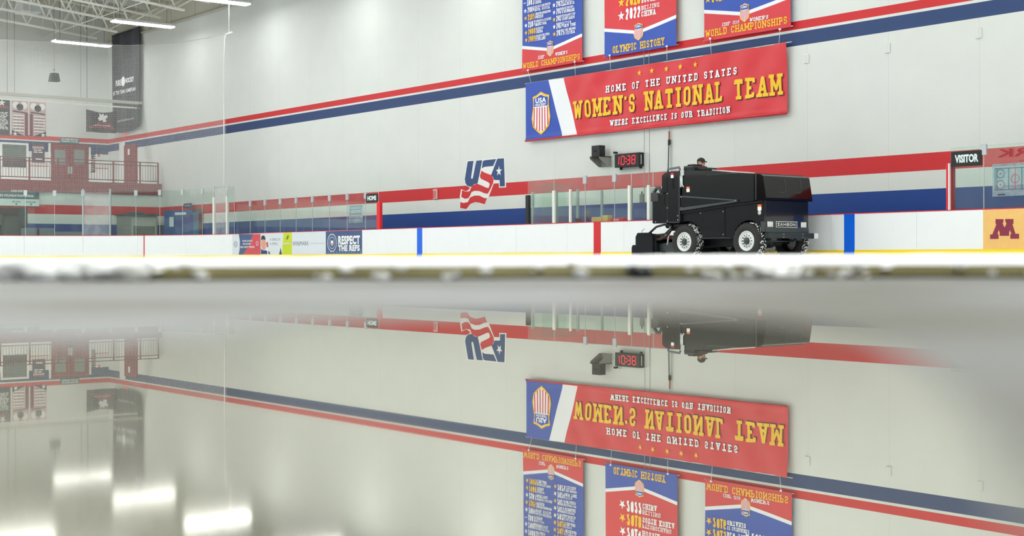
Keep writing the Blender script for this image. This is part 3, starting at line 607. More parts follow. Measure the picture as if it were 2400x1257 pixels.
# USA emblem, traced from its own shape (photo px of the crop / 6.983)
def cr(pts_): return wpx([(1050+x/6.983, 340+y/6.983) for x, y in pts_])
lb_ = mat('emblem_blue', (44, 74, 124), .5); mb = MB()
outl = [(312, 255), (430, 250), (432, 545), (455, 250), (575, 235), (800, 215), (925, 205), (940, 205), (953, 610), (955, 695), (838, 700), (838, 628), (755, 630), (672, 845), (650, 880), (612, 985), (520, 962), (450, 945), (380, 985), (315, 1062), (190, 1035), (205, 870), (195, 862), (218, 722), (300, 760), (345, 730), (365, 700), (300, 665), (268, 590)]
flat(mb, cr(outl), WP(.004), white)
U_ = [(328, 268), (424, 260), (383, 530), (388, 552), (402, 555), (412, 540), (470, 257), (567, 249), (523, 470), (488, 630), (440, 640), (378, 685), (322, 670), (290, 625), (280, 560)]
flat(mb, cr(U_), WP(.007), lb_)
flat(mb, cr([(600, 250), (795, 230), (745, 345), (600, 358), (560, 385), (570, 290), (580, 265)]), WP(.007), lb_)
flat(mb, cr([(812, 225), (922, 217), (936, 676), (853, 680), (850, 575), (760, 572), (745, 530), (712, 490), (720, 470)]), WP(.007), lb_)
c_ = cr([(835, 430)])[0]; star(mb, c_[0]+.02, c_[1], .17, WP(.011), white)
flat(mb, cr([(555, 420), (600, 450), (720, 495), (752, 560), (745, 620), (690, 740), (655, 800), (600, 790), (520, 755), (440, 750), (390, 770), (355, 850), (330, 875), (280, 880), (222, 850), (235, 740), (300, 765), (360, 755), (395, 670), (480, 632), (560, 665), (640, 702), (672, 700), (690, 640), (665, 610), (540, 550), (528, 505)]), WP(.008), redm)
flat(mb, cr([(208, 935), (260, 950), (330, 935), (365, 860), (440, 828), (520, 830), (600, 870), (642, 870), (605, 972), (520, 945), (450, 935), (370, 965), (305, 1050), (203, 1030)]), WP(.008), redm)
tag(mb.build('wall_emblem'), 'painted blue and red USA emblem with a waving flag on the wall', 'emblem')

ban_r = mat('banner_red', (214, 44, 56), .38, noise=.03, nscale=2); ban_b = mat('banner_blue', (30, 74, 178), .38, noise=.04, nscale=2); ban_w = mat('banner_white', (238, 240, 246), .4)
ygold = mat('gold_ink', (250, 196, 40), .5); inkw = mat('white_ink', (245, 247, 250), .5); inkd = mat('shadow_ink', (84, 22, 36), .5)
def fold(seed, amp=.013):
    def d(u, z): return amp*(sin(u*2.3+z*1.1+seed)+.6*sin(u*5.1-z*3.4+seed*2)+.35*mn.noise(Vector((u*1.7, seed, z*2.1)))*2)
    return d
def shield(mb, cu, z0, z1, w, fn, fo, txt=True):
    H = z1-z0
    o1 = [(-.42, .9), (-.22, .93), (0, 1), (.22, .93), (.42, .9), (.38, .72), (.48, .4), (.42, .2), (.2, .08), (0, 0), (-.2, .08), (-.42, .2), (-.48, .4), (-.38, .72)]
    flat(mb, [(cu+a*w, z0+c*H) for a, c in o1], fn(fo), ygold); k = .86
    flat(mb, [(cu+a*w*k, z0+(.5+(c-.5)*.9)*H) for a, c in o1], fn(fo+.003), inkw)
    flat(mb, [(cu-.35*w, z0+.86*H), (cu-.19*w, z0+.88*H), (cu, z0+.93*H), (cu+.19*w, z0+.88*H), (cu+.35*w, z0+.86*H), (cu+.34*w, z0+.66*H), (cu-.34*w, z0+.66*H)], fn(fo+.006), ban_b)
    sans(mb, 'USA', cu-.27*w, cu+.27*w, z0+.74*H, z0+.86*H, fn(fo+.009), inkw, .04)
    if txt: sans(mb, 'HOCKEY', cu-.27*w, cu+.27*w, z0+.67*H, z0+.73*H, fn(fo+.009), inkw, .04)
    for j in range(-2, 4):
        a = (j-.5)*.13; lo = {.325: .2, .195: .12, .065: .09}[round(abs(a), 3)]
        if H > 1: flat(mb, [(cu+(a-.025)*w, z0+.64*H), (cu+(a+.025)*w, z0+.64*H), (cu+(a+.025)*w*1.1, z0+lo*H), (cu+(a-.025)*w*1.1, z0+lo*H)], fn(fo+.006), ban_r)
        else: flat(mb, [(cu+(a-.028)*w, z0+.64*H), (cu+(a+.028)*w, z0+.64*H), (cu+(a+.028)*w, z0+lo*H), (cu+(a-.028)*w, z0+lo*H)], fn(fo+.006), ban_r)
BV = 28.5
def bpx(x, y): return atv(x, y, BV)
# the wide banner
fd0 = fold(1.3, .024); fd = lambda u, z: fd0(u, z)*(.15+.85*min(1, max(0, (u+34.2)/1.2))); U1, U2 = bpx(1233, 260)[0], bpx(1845.5, 180)[0]; Z1, Z2 = 3.775, 5.645
def FB(off): return lambda u, z: (u, BV-off-fd(u, z), z)
e = thing('wide_banner', 'wide red banner reading WOMEN\'S NATIONAL TEAM hung on the far wall', 'banner')
ut1, ut2, ub1, ub2 = bpx(1286, 180)[0], bpx(1321, 180)[0], bpx(1320, 325)[0], bpx(1354, 320)[0]
mb = MB()
def cloth(mb, ua, ub_, la, lb2, m, n, back=False):
    def f(i, j):
        z = Z1+(Z2-Z1)*j; a = la+(ua-la)*j; c = lb2+(ub_-lb2)*j; u = a+(c-a)*i; return (u, BV-fd(u, z)-(.02*math.exp(-((j-.05)/.02)**2)), z)
    mb.grid(n, 24, f, m)
cloth(mb, U1, ut1, U1, ub1, ban_b, 12); cloth(mb, ut1, ut2, ub1, ub2, ban_w, 6); cloth(mb, ut2, U2, ub2, U2, ban_r, 110); mb.build('cloth', e)
mb = MB(); shield(mb, bpx(1269.5, 260)[0], bpx(1269, 316)[1], bpx(1269, 215)[1], (bpx(1293, 260)[0]-bpx(1247, 260)[0]), FB, .012); mb.build('crest', e)
mb = MB(); wa, wb_ = bpx(1346, 250)[0], bpx(1832, 200)[0]
for off, du, dz, m in ((.013, .03, -.03, inkd), (.018, 0, 0, ygold)): block(mb, "WOMEN'S NATIONAL TEAM", wa+du, wb_+du, 4.315+dz, 4.85+dz, FB(off), m, .17, .26)
mb.build('main_lettering', e); mb = MB(); wa, wb_ = bpx(1422, 210)[0], bpx(1730, 170)[0]
for off, du, dz, m in ((.013, .015, -.015, inkd), (.018, 0, 0, inkw)): block(mb, 'HOME OF THE UNITED STATES', wa+du, wb_+du, 4.99+dz, 5.19+dz, FB(off), m, .2, .42)
wa, wb_ = bpx(1432, 290)[0], bpx(1713, 262)[0]
for off, du, dz, m in ((.013, .012, -.012, inkd), (.018, 0, 0, inkw)): block(mb, 'WHERE EXCELLENCE IS OUR TRADITION', wa+du, wb_+du, 3.975+dz, 4.145+dz, FB(off), m, .2, .36)
mb.build('small_lettering', e); mb = MB()
for x in (1500.5, 1531.5, 1563, 1596, 1630): star(mb, bpx(x, 160)[0], 5.43, .095, FB(.018), ygold)
mb.build('stars', e); mb = MB(); mb.tube([(U1-.06, BV+.02, Z2), (U2+.14, BV+.02, Z2)], .013, alu); mb.build('hanging_rod', e)
mb = MB(); mb.tube([(U1, BV-.02, Z1+.03), (U2, BV-.02, Z1+.03)], .03, ban_r)
mb.build('hem_rod', e)
# the three tall banners
def tall(x0, x1, yl, yr, top, topm, botm, apex, seed, label):
    global Z1, Z2, fd
    ua, ub_ = bpx(x0, yl)[0], bpx(x1, yr)[0]; zb_ = (bpx(x0, yl)[1]+bpx(x1, yr)[1])/2; f2 = fold(seed, .007)
    def F(off): return lambda u, z: (u, BV-off-f2(u, z), z)
    e = thing('tall_banner', label, 'banner'); mb = MB(); W = ub_-ua
    mb.grid(14, 60, lambda i, j: (ua+W*i, BV-f2(ua+W*i, zb_+(top-zb_)*j), zb_+(top-zb_)*j), topm)
    def px(x, y): return bpx(x, y)
    mb.build('cloth', e); mb = MB()
    L1, A1, R1 = apex      # px points of the lower edge of the chevron: left, centre, right
    def sub(a, c, n=10): return [(a[0]+(c[0]-a[0])*k/n, a[1]+(c[1]-a[1])*k/n) for k in range(n)]
    l, c, r = px(*L1), px(*A1), px(*R1); hw = .11*W/2.2+.03
    l = (ua, l[1]); r = (ub_, r[1])
    lo = sub((ua, zb_+.02), (ub_, zb_+.02), 12)+[(ub_, zb_+.02)]
    # lower field as a strip of quads following the folds
    def chev(x): return l[1]+(c[1]-l[1])*(x-l[0])/(c[0]-l[0]) if x < c[0] else c[1]+(r[1]-c[1])*(x-c[0])/(r[0]-c[0])
    us = sorted(set([ua+W*k/14 for k in range(15)]+[c[0]]))
    for a, d in zip(us, us[1:]):
        for k in range(5):
            g0, g1 = k/5, (k+1)/5; za, zd = chev(a), chev(d)
            flat(mb, [(a, zb_+.0+(za-zb_)*g0), (d, zb_+(zd-zb_)*g0), (d, zb_+(zd-zb_)*g1), (a, zb_+(za-zb_)*g1)], F(.004), botm)
        flat(mb, [(a, za), (d, zd), (d, zd+.1), (a, za+.1)], F(.007), ban_w)
    mb.build('lower_panel', e)
    mb = MB(); mb.tube([(ua-.05, BV+.02, zb_+.02), (ub_+.05, BV+.02, zb_+.02)], .012, alu); mb.build('bottom_rod', e)
    return e, F, ua, ub_, zb_, W
TOPZ = 9.6
e, F, ua, ub_, zb_, W = tall(1225.5, 1366, 168.5, 144, TOPZ, ban_b, ban_r, ((1225.5, 115), (1290, 120), (1366, 86)), 2.2, "tall blue banner listing many years above WORLD CHAMPIONSHIPS, leftmost of three")
mb = MB(); block(mb, 'WORLD CHAMPIONSHIPS', bpx(1228, 150)[0], bpx(1361, 135)[0], bpx(1230, 161.5)[1], bpx(1230, 148.5)[1], F(.012), ygold, .17, .2)
block(mb, 'IIHF', bpx(1262, 136)[0], bpx(1277, 136)[0], bpx(1268, 138)[1], bpx(1268, 130.5)[1], F(.012), inkw, .2, .25, it=.15); block(mb, "WOMEN'S", bpx(1303, 125)[0], bpx(1331.5, 125)[0], bpx(1315, 129)[1], bpx(1315, 121.5)[1], F(.012), inkw, .2, .2, it=.15)
mb.build('lettering', e); mb = MB(); shield(mb, bpx(1291, 110)[0], bpx(1291, 132.5)[1], bpx(1291, 95)[1], bpx(1300, 110)[0]-bpx(1282, 110)[0], F, .012, False); mb.build('crest', e)
mb = MB()
L_ = [('1003', 'BEIJING', 'CHINA', 0, 0), ('2004', 'HALIFAX-DARTMOUTH', 'NOVA SCOTIA', 1, 0), ('2105', 'LINKOPING/NORRKOPING', 'SWEDEN', 1, 1), ('2107', 'WINNIPEG/SELKIRK', 'MANITOBA', 1, 0), ('2008', 'HARBIN', 'CHINA', 1, 1), ('2009', 'HAMEENLINNA', 'FINLAND', 1, 1)]
R2 = [('2021', 'CALGARY', 'ALBERTA', 1, 0), ('2022', 'HERNING', 'DENMARK', 1, 0), ('2023', 'BRAMPTON', 'ONTARIO', 2, 0), ('2024', 'UTICA', 'NEW YORK', 1, 0), ('2025', 'CESKE BUDEJOVICE', 'CZECHIA', 2, 0)]
def entry(mb, F, xs_, y, yr, a, c, st, gd, sc=1.0, mw=.78):
    m = ygold if gd else inkw; u0 = bpx(xs_, y)[0]; z = bpx(xs_, y)[1]; k = .0125*sc*1.0
    star(mb, u0+.06*sc, z+.08*sc, .085*sc, F(.012), ygold if (gd or st == 2) else inkw) if st else flat(mb, [(u0-.02, z+.09), (u0+.12, z+.09), (u0+.12, z+.11), (u0-.02, z+.11)], F(.012), inkw)
    block(mb, yr, u0+.17*sc, u0+.52*sc, z, z+.19*sc, F(.012), m, .2, .2, cut=.4)
    block(mb, a, u0+.55*sc, u0+.55*sc+min(.062*len(a)*sc, mw), z+.11*sc, z+.18*sc, F(.012), inkw, .18, .24, cut=.4); block(mb, c, u0+.55*sc, u0+.55*sc+min(.068*len(c)*sc, mw), z-.0, z+.09*sc, F(.012), inkw, .2, .24, cut=.4)
for k, (yr, a, c, st, gd) in enumerate(L_): entry(mb, F, 1229.5+.6*k, 15.5+k*17.0, yr, a, c, st, gd)
for k, (yr, a, c, st, gd) in enumerate(R2): entry(mb, F, 1297.5+.3*k, 19+k*16.9, yr, a, c, st, gd, 1.0, .52)
for k, (yr, a, c, gd) in enumerate([('2001', 'MINNEAPOLIS', 'MINNESOTA', 0), ('2000', 'MISSISSAUGA', 'ONTARIO', 0), ('1999', 'ESPOO', 'FINLAND', 0), ('1997', 'KITCHENER', 'ONTARIO', 0), ('1994', 'LAKE PLACID', 'NEW YORK', 0), ('1992', 'TAMPERE', 'FINLAND', 0), ('1990', 'OTTAWA', 'ONTARIO', 0)]): entry(mb, F, 1229.5, -1.5-k*17, yr, a, c, 1, gd)
for k, (yr, a, c, gd) in enumerate([('2019', 'ESPOO', 'FINLAND', 1), ('2017', 'PLYMOUTH', 'MICHIGAN', 1), ('2016', 'KAMLOOPS', 'BRITISH COLUMBIA', 1), ('2015', 'MALMO', 'SWEDEN', 1), ('2013', 'OTTAWA', 'ONTARIO', 1), ('2012', 'BURLINGTON', 'VERMONT', 0), ('2011', 'ZURICH', 'SWITZERLAND', 1)]): entry(mb, F, 1297.5, 2.1-k*16.9, yr, a, c, 1, gd, 1.0, .52)
mb.build('year_list', e)
e, F, ua, ub_, zb_, W = tall(1418.5, 1587, 134, 107, TOPZ, ban_r, ban_b, ((1418.5, 74.5), (1497, 80), (1587, 43)), 4.1, 'tall red banner over OLYMPIC HISTORY lettering, middle of three')
mb = MB(); block(mb, 'OLYMPIC HISTORY', bpx(1438.5, 115)[0], bpx(1559, 100)[0], bpx(1440, 125)[1], bpx(1440, 108.8)[1], F(.012), ygold, .17, .2); mb.build('lettering', e)
mb = MB(); shield(mb, bpx(1498, 80)[0], bpx(1498, 95)[1], bpx(1498, 53.5)[1], bpx(1510, 80)[0]-bpx(1486.5, 80)[0], F, .012, False); mb.build('crest', e)
mb = MB(); entry(mb, F, 1452.5, 50, '2022', 'BEIJING', 'CHINA', 1, 0, 1.75, 2); entry(mb, F, 1452.5, 18.5, '2018', 'PYEONGCHANG', 'SOUTH KOREA', 1, 1, 1.75, 2); entry(mb, F, 1452.5, -13, '2014', 'SOCHI', 'RUSSIA', 1, 0, 1.75); entry(mb, F, 1452.5, -44.5, '2010', 'VANCOUVER', 'CANADA', 1, 0, 1.75); mb.build('year_list', e)
e, F, ua, ub_, zb_, W = tall(1651.5, 1855, 95.5, 65, TOPZ, ban_b, ban_r, ((1651.5, 31.5), (1746, 37), (1855, -4)), 5.7, 'tall blue banner over U18 WORLD CHAMPIONSHIPS lettering, rightmost of three')
mb = MB(); block(mb, 'WORLD CHAMPIONSHIPS', bpx(1655.5, 80)[0], bpx(1846.5, 60)[0], bpx(1660, 87)[1], bpx(1660, 71)[1], F(.012), ygold, .17, .2)
block(mb, 'IIHF U18', bpx(1694.5, 55)[0], bpx(1734, 55)[0], bpx(1700, 61)[1], bpx(1700, 53.2)[1], F(.012), inkw, .2, .25, it=.15); block(mb, "WOMEN'S", bpx(1759, 45)[0], bpx(1801, 45)[0], bpx(1765, 50.5)[1], bpx(1765, 41.5)[1], F(.012), inkw, .2, .2, it=.15); mb.build('lettering', e)
mb = MB(); shield(mb, bpx(1747, 30)[0], bpx(1747, 52)[1], bpx(1747, 7.5)[1], bpx(1759.5, 30)[0]-bpx(1735, 30)[0], F, .012, False); mb.build('crest', e)
mb = MB(); entry(mb, F, 1656, 9, '2016', 'ST CATHARINES', 'ONTARIO', 1, 1, 1.4); entry(mb, F, 1656, -18, '2015', 'BUFFALO', 'NEW YORK', 1, 1, 1.4); entry(mb, F, 1745, -28, '2022', 'MADISON', 'FINLAND', 1, 0, 1.4); mb.build('year_list', e)
for xa, ya, xb, yb in ((1241, 166, 1247, 193), (1351, 146, 1351.5, 177), (1433, 131, 1434, 164), (1567, 110, 1566, 141), (1668.5, 92, 1670, 127), (1832, 70, 1828.5, 104)):
    a, c = bpx(xa, ya), bpx(xb, yb); e = thing('tie_cord', 'thin pale cord tying a tall banner to the wide banner below', 'cord', group='cords between the banners')
    mb = MB(); mb.tube([(a[0], BV-.05, a[1]), ((a[0]+c[0])/2+.02, BV-.06, (a[1]+c[1])/2), (c[0], BV-.03, c[1])], .008, pale, 6); mb.build('cord_line', e)
    mb = MB(); mb.box((a[0]-.035, BV-.06, a[1]-.01), (a[0]+.035, BV-.04, a[1]+.035), ban_w); mb.build('grommet_clip', e)
# clock
(ua, z1), (uc, z0) = atv(1440.5, 362, 28.42), atv(1497.5, 391, 28.42)
z0 = atv(1440.5, 393.5, 28.42)[1]; e = thing('digital_clock', 'black digital wall clock showing red 10:38', 'clock')
mb = MB(); mb.box((ua, 28.42, z0), (uc, VW, z1), black, .01); mb.build('housing', e); mb = MB(); led = mat('red_led', (250, 40, 60), .5, emis=.9)
SEG = {'0': 'abcdef', '1': 'bc', '3': 'abgcd', '8': 'abcdefg'}; w = uc-ua; h = z1-z0
def digit(ch, x, dw, y0, y1):
    t = .013; ym = (y0+y1)/2; P = {'a': (x, y1, x+dw, y1), 'd': (x, y0, x+dw, y0), 'g': (x, ym, x+dw, ym), 'f': (x, ym, x, y1), 'b': (x+dw, ym, x+dw, y1), 'e': (x, y0, x, ym), 'c': (x+dw, y0, x+dw, ym)}
    for s_ in SEG[ch]:
        a, b_, c, d = P[s_]; sl = .06
        if a == c: mb.add([(a-t+(b_-y0)*sl, 28.415, b_+.006), (a+t+(b_-y0)*sl, 28.415, b_+.006), (c+t+(d-y0)*sl, 28.415, d-.006), (c-t+(d-y0)*sl, 28.415, d-.006)], [(0, 1, 2, 3)], led)
        else: mb.add([(a+.02+(b_-y0)*sl, 28.415, b_-t), (c-.02+(b_-y0)*sl, 28.415, b_-t), (c-.02+(b_-y0)*sl, 28.415, b_+t), (a+.02+(b_-y0)*sl, 28.415, b_+t)], [(0, 1, 2, 3)], led)
x = ua+w*.18; ya, yb = z0+h*.2, z1-h*.2
for ch, dx, dw in (('1', .0, .02), ('0', .14, .17), ('3', .44, .16), ('8', .70, .17)): digit(ch, x+dx*w*.72/.72 if False else ua+w*(.17+dx*.78)+(0 if ch != '1' else 0), dw*w*.78, ya, yb)
for zz in (.38, .62): mb.box((ua+w*.475, 28.413, z0+h*zz-.02), (ua+w*.475+.04, 28.416, z0+h*zz+.02), led)
mb.build('digits', e)
for x in (1455, 1501): u = atv(x, 390, 28.5)[0]; mb = MB(); mb.box((u-.02, 28.48, z0-.07), (u+.02, 28.56, z0), black); mb.build('foot', e)
mb = MB(); mb.box((uc+.001, 28.5, z0+.06), (uc+.004, 28.53, z1-.06), pale); mb.build('side_label', e)
e = thing('security_camera', 'tiny black camera on a white bracket left of the digital clock', 'camera'); u, z = atv(1440, 358, 28.4); mb = MB(); mb.box((u-.035, 28.38, z-.03), (u+.035, 28.52, z+.03), black, .012); mb.build('camera_body', e); mb = MB(); mb.box((u-.01, 28.52, z-.03), (u+.05, VW, z+.05), white); mb.build('bracket', e)
cab = [atv(x, y, VW-.02) for x, y in ((1436, 362), (1434, 372), (1438, 380), (1435, 392))]; mb = MB(); mb.tube([(a, VW-.02, c) for a, c in cab], .007, pale, 5); mb.build('lead', e)
e = thing('box_speaker', 'black box speaker on an aluminium wall bracket left of the clock', 'speaker')
(ua, z1), (uc, z0) = atv(1386.5, 342, 28.2), atv(1402, 366, 28.2); mb = MB(); mb.box((ua, 28.2, z0), (ua+.36, 28.44, z1), black, .01); mb.box((ua+.1, 28.195, z0+.14), (ua+.26, 28.2, z0+.18), dark); mb.build('speaker_box', e)
mb = MB(); zz = z0; fn3 = lambda p, q, w_: (ua-.04+w_, p, q); bm_ = mat('bracket_grey', (158, 160, 154), .4, noise=.15, nscale=12); pf = [(28.17, zz-.02), (VW, zz-.02), (VW, zz-.3), (28.52, zz-.3), (28.17, zz-.07)]
mb.prism(pf, fn3, 0, .02, bm_); mb.prism(pf, fn3, .42, .44, bm_); mb.box((ua-.04, 28.16, zz-.02), (ua+.42, VW, zz), black); mb.box((ua-.04, VW-.03, zz-.3), (ua+.42, VW, zz-.02), bm_); mb.build('bracket', e)
for x, lb, m in ((1511, 'left one of two thin vertical conduits behind the wide banner', pale), (1523, 'right one of two thin vertical conduits behind the wide banner', pale)):
    u = UV(x, VW); mb = MB(); mb.tube([(u, VW-.012, 1.0), (u, VW-.012, 6.2)], .008, mat('conduit', (205, 205, 196), .5), 6); tag(mb.build('conduit'), lb, 'conduit')
mb = MB(); q = [atv(x, y, VW-.03) for x, y in ((1503, 357), (1512, 357), (1520, 361), (1521.5, 368), (1521.5, 440))]; mb.tube([(a, VW-.03, c) for a, c in q], .007, pale, 6); tag(mb.build('cable'), 'thin white cable looping right from the digital clock', 'cable')
e = thing('hoist_strap', 'orange strap with a black hook hanging below the wide banner', 'strap'); hv = 28.58
q = [atv(1569, y, hv) for y in (298, 308, 333)]; mb = MB(); mb.tube([(q[1][0], hv, q[0][1]), (q[1][0], hv, q[1][1])], .008, alu); mb.tube([(q[1][0], hv, q[1][1]), (q[1][0], hv, q[2][1]-.02)], .022, mat('orange_strap', (170, 92, 60))); mb.build('strap', e)
hz = atv(1569, 331, hv)[1]; mb = MB(); mb.box((q[1][0]-.045, hv-.03, hz-.12), (q[1][0]+.045, hv+.03, hz+.05), black, .02); mb.build('hook', e)
mb = MB(); mb.tube([(q[1][0]-.02, hv, hz-.1), (q[1][0]-.06, hv, 2.0), (q[1][0]-.06, hv, 1.3)], .014, black, 6); mb.tube([(q[1][0]+.03, hv, hz-.1), (q[1][0]+.03, hv, 1.3)], .016, alu, 6); mb.build('hanging_line', e)
for x, y in ((1892, 138), (2082, 113), (2296, 78)):
    u, z = atv(x, y, VW); mb = MB(); mb.box((u-.08, VW-.03, z-.12), (u+.08, VW, z+.12), wallm, .01); tag(mb.build('junction_box'), 'painted-over junction box on the white wall right of the banners', 'junction box', 'painted junction boxes')

# ------------------------------------------------------------------ end zone: balcony, doors, posters
def EP(off=.0): return lambda v, z: (UE+.004+off, v, z)
def eu(x, y): return atu(x, y, UE)
def erect(mb, x0, y0, x1, y1, m, off=.01, d=.0):
    (va, z1), (vb, z0) = eu(x0, y0), eu(x1, y1); mb.box((UE, va, z0), (UE+off, vb, z1), m); return va, vb, z0, z1
# window
e = bpy.data.objects.new('window_1', None); C.objects.link(e); e['kind'] = 'structure'
mb = MB(); va, vb, z0, z1 = erect(mb, 5, 338, 62, 393, mat('window_glass', (96, 108, 106), .12)); mb.build('pane', e)
mb = MB(); fr = .1
for a, b2, c, d in ((va-fr, va, z0, z1+fr), (vb, vb+fr, z0, z1+fr), (va, vb, z1, z1+fr)): mb.box((UE, a, c), (UE+.05, b2, d), white)
mb.build('window_frame', e); mb = MB(); mb.box((UE, va, z0), (UE+.03, vb, z0+.42), mat('window_dark', (52, 58, 66), .3)); mb.build('lower_pane', e)
# double door
e = bpy.data.objects.new('door_1', None); C.objects.link(e); e['kind'] = 'structure'
(va, zt), (vb, _) = eu(119.5, 336), eu(207, 338); vm = (va+vb)/2
for i, (a, b2) in enumerate(((va, vm), (vm, vb))):
    mb = MB(); mb.box((UE, a+.01, 3.45), (UE+.06, b2-.01, zt), maroon); mb.build('door_leaf', e)
    x0, x1 = ((127.5, 152.5), (173, 197))[i]; (wa, w1), (wb2, w0) = eu(x0, 351), eu(x1, 386); mb = MB(); mb.box((UE+.06, wa, w0), (UE+.07, wb2, w1), mat('door_glass', (134, 136, 134), .2)); mb.build('door_window', e)
    xh = (161, 167)[i]; (ha, h1), (_, h0) = eu(xh, 391), eu(xh, 408); mb = MB(); mb.tube([(UE+.1, ha, h0), (UE+.1, ha, h1)], .025, alu); mb.box((UE+.05, ha-.05, h0), (UE+.075, ha+.05, h1), alu); mb.build('door_handle', e)
mb = MB(); mb.box((UE, va-.12, 3.45), (UE+.05, va-.02, zt), white); mb.box((UE, vb+.02, 3.45), (UE+.05, vb+.12, zt-.1), white); mb.build('door_frame', e)
# side door on the long wall of the balcony
e = bpy.data.objects.new('door_2', None); C.objects.link(e); e['kind'] = 'structure'
(ua, zt), (uc, _) = atv(293.5, 337, VW), atv(322.5, 333, VW); mb = MB(); mb.box((ua, VW-.06, 3.45), (uc, VW, 5.72), maroon); mb.build('door_leaf', e)
(wa, w1), (wb2, w0) = atv(303.5, 350, VW), atv(307, 363, VW); mb = MB(); mb.box((wa, VW-.08, w0), (wb2, VW-.06, w1), white); mb.build('door_window', e)
mb = MB(); u_ = UV(282, VW); mb.box((u_, VW-.05, 3.45), (ua, VW, 5.9), wallm if False else white); mb.build('door_frame', e)
# wainscot on the balcony wall
mb = MB(); (va, z1), (vb, z0) = eu(64, 389.5), eu(118, 412); mb.box((UE, va, 3.45), (UE+.02, vb, z1), white); mb.box((UE, va, z1), (UE+.025, vb, z1+.04), adred); va2 = eu(5, 400)[0]; mb.box((UE, va2, 3.45), (UE+.02, va, z1-.1), white); struct('baseboard_end', mb)
mb = MB(); (va, z1), (vb, z0) = eu(209, 395), eu(254, 412); mb.box((UE, va, 3.45), (UE+.02, vb, z1), white); mb.box((UE, va, z1), (UE+.025, vb, z1+.04), adred); struct('baseboard_end_right', mb)
# posters
pinkp = mat('poster_pink', (206, 170, 172), .5, noise=.15, nscale=3); pdark = mat('poster_dark', (44, 46, 56), .5, noise=.2, nscale=3); pred = mat('poster_red', (190, 40, 60), .5)
def rows(mb, va, vb, z0, z1, n, m, seed, h=.05):
    rnd = random.Random(seed)
    for k in range(n):
        z = z1-(z1-z0)*k/n; v = va+.03
        while v < vb-.1:
            l = rnd.uniform(.06, .22); flat(mb, [(v, z-h), (min(v+l, vb), z-h), (min(v+l, vb), z), (v, z)], EP(.022), m); v += l+.04
def poster(x0, y0, x1, y1, kind, lb, seed):
    (va, z1), (vb, z0) = eu(x0, y0), eu(x1, y1); mb = MB(); mb.box((UE, va, z0), (UE+.02, vb, z1), pdark if kind == 0 else pinkp); w = vb-va; H = z1-z0
    if kind == 0:
        star(mb, va+w*.55, z1-.2*H/2, .18, EP(.022), white); sans(mb, 'M.E.G.A.', va+w*.2, vb-w*.12, z1-.24*H, z1-.17*H, EP(.022), pred, .05, it=.2); rows(mb, va+w*.1, vb-w*.1, z0+.15*H, z1-.36*H, 13, white, seed, .035)
    else:
        left = kind == 1
        flat(mb, [(va+w*.05, z1-.3*H), (vb-w*.05, z1-.34*H), (vb-w*.05, z1-.38*H), (va+w*.05, z1-.34*H)], EP(.022), pdark)
        for k in range(3): ring_(mb, va+w*(.25+.25*k), z1-(.15+.05*(k % 2))*H, 0, .17, EP(.022), (white, pdark, white)[k])
        a, c = ((vb-w*.2, vb) if left else (va, va+w*.2)); flat(mb, [(a, z0), (c, z0), (c, z1-.36*H), (a, z1-.36*H)], EP(.023), mat('poster_maroon', (120, 40, 60), .5))
        ra, rb = ((va+w*.05, vb-w*.25) if left else (va+w*.25, vb-w*.05))
        for k in range(6): z = z1-.42*H-k*.085*H; flat(mb, [(ra, z-.035*H), (rb, z-.03*H), (rb, z), (ra, z)], EP(.022), white); rows(mb, ra, rb, z-.06*H, z-.04*H, 1, pdark, seed+k, .03)
        flat(mb, ([(va, z0), (vb-w*.2, z0), (va, z0+.16*H)] if left else [(va+w*.2, z0), (vb, z0), (vb, z0+.16*H)]), EP(.024), pdark); star(mb, va+w*(.2 if left else .82), z0+.05*H, .12, EP(.027), white)
    tag(mb.build('wall_poster'), lb, 'poster')
poster(-18, 231, 23.5, 318, 0, 'dark text poster at the left edge above the balcony', 3); poster(28, 233, 66, 319.5, 1, 'pink photo poster, middle of three above the balcony', 9); poster(70, 237, 108, 321.5, 2, 'pink photo poster, right one of three above the balcony', 21)
# poster between window and doors
(va, z1), (vb, z0) = eu(75, 336), eu(105, 382); mb = MB(); mb.box((UE, va, z0), (UE+.02, vb, z1), mat('poster_plum', (82, 66, 92), .5, noise=.3, nscale=4)); w = vb-va
for k in range(5): ring_(mb, va+w*(.15+.17*k), z1-.2, 0, .07, EP(.022), pinkp)
rows(mb, va+w*.1, vb-w*.1, z1-.5, z1-.3, 2, white, 5, .05); mb.box((UE+.02, va+w*.3, z0+.15), (UE+.03, vb-w*.2, z0+.25), white); tag(mb.build('wall_poster'), 'plum coloured team poster between the window and double doors', 'poster')
(va, z1), (vb, z0) = eu(211.5, 361), eu(223.5, 404); mb = MB()
for k in range(5): a = z1-(z1-z0)*k/5; mb.box((UE, va, a-.2), (UE+.02, vb, a), pdark if k == 0 else mat('poster_plum2', (110, 72, 88), .5)); 
rows(mb, va, vb, z0, z1-.05, 8, white, 8, .03); tag(mb.build('wall_poster'), 'narrow stacked dark notices right of the double doors', 'notice')
(va, z1), (vb, z0) = eu(226, 361), eu(238, 369); mb = MB(); mb.box((UE, va, z0), (UE+.02, vb, z1), white); rows(mb, va+.02, vb, z0, z1, 2, pred, 12, .05); tag(mb.build('wall_sign'), 'small white notice with red print near the upper corner', 'notice')
(va, z1), (vb, z0) = eu(140.5, 322.5), eu(185, 336.5); mb = MB(); mb.box((UE, va, z0), (UE+.05, vb, z1), mat('teal', (62, 112, 120), .5)); w = vb-va; h = z1-z0
for tx, a, c in (('TO HERB BROOKS', .55, .88), ('TRAINING CENTER', .12, .44)): sans(mb, tx, va+w*.06, vb-w*.06, z0+h*a, z0+h*c, EP(.052), white, .02)
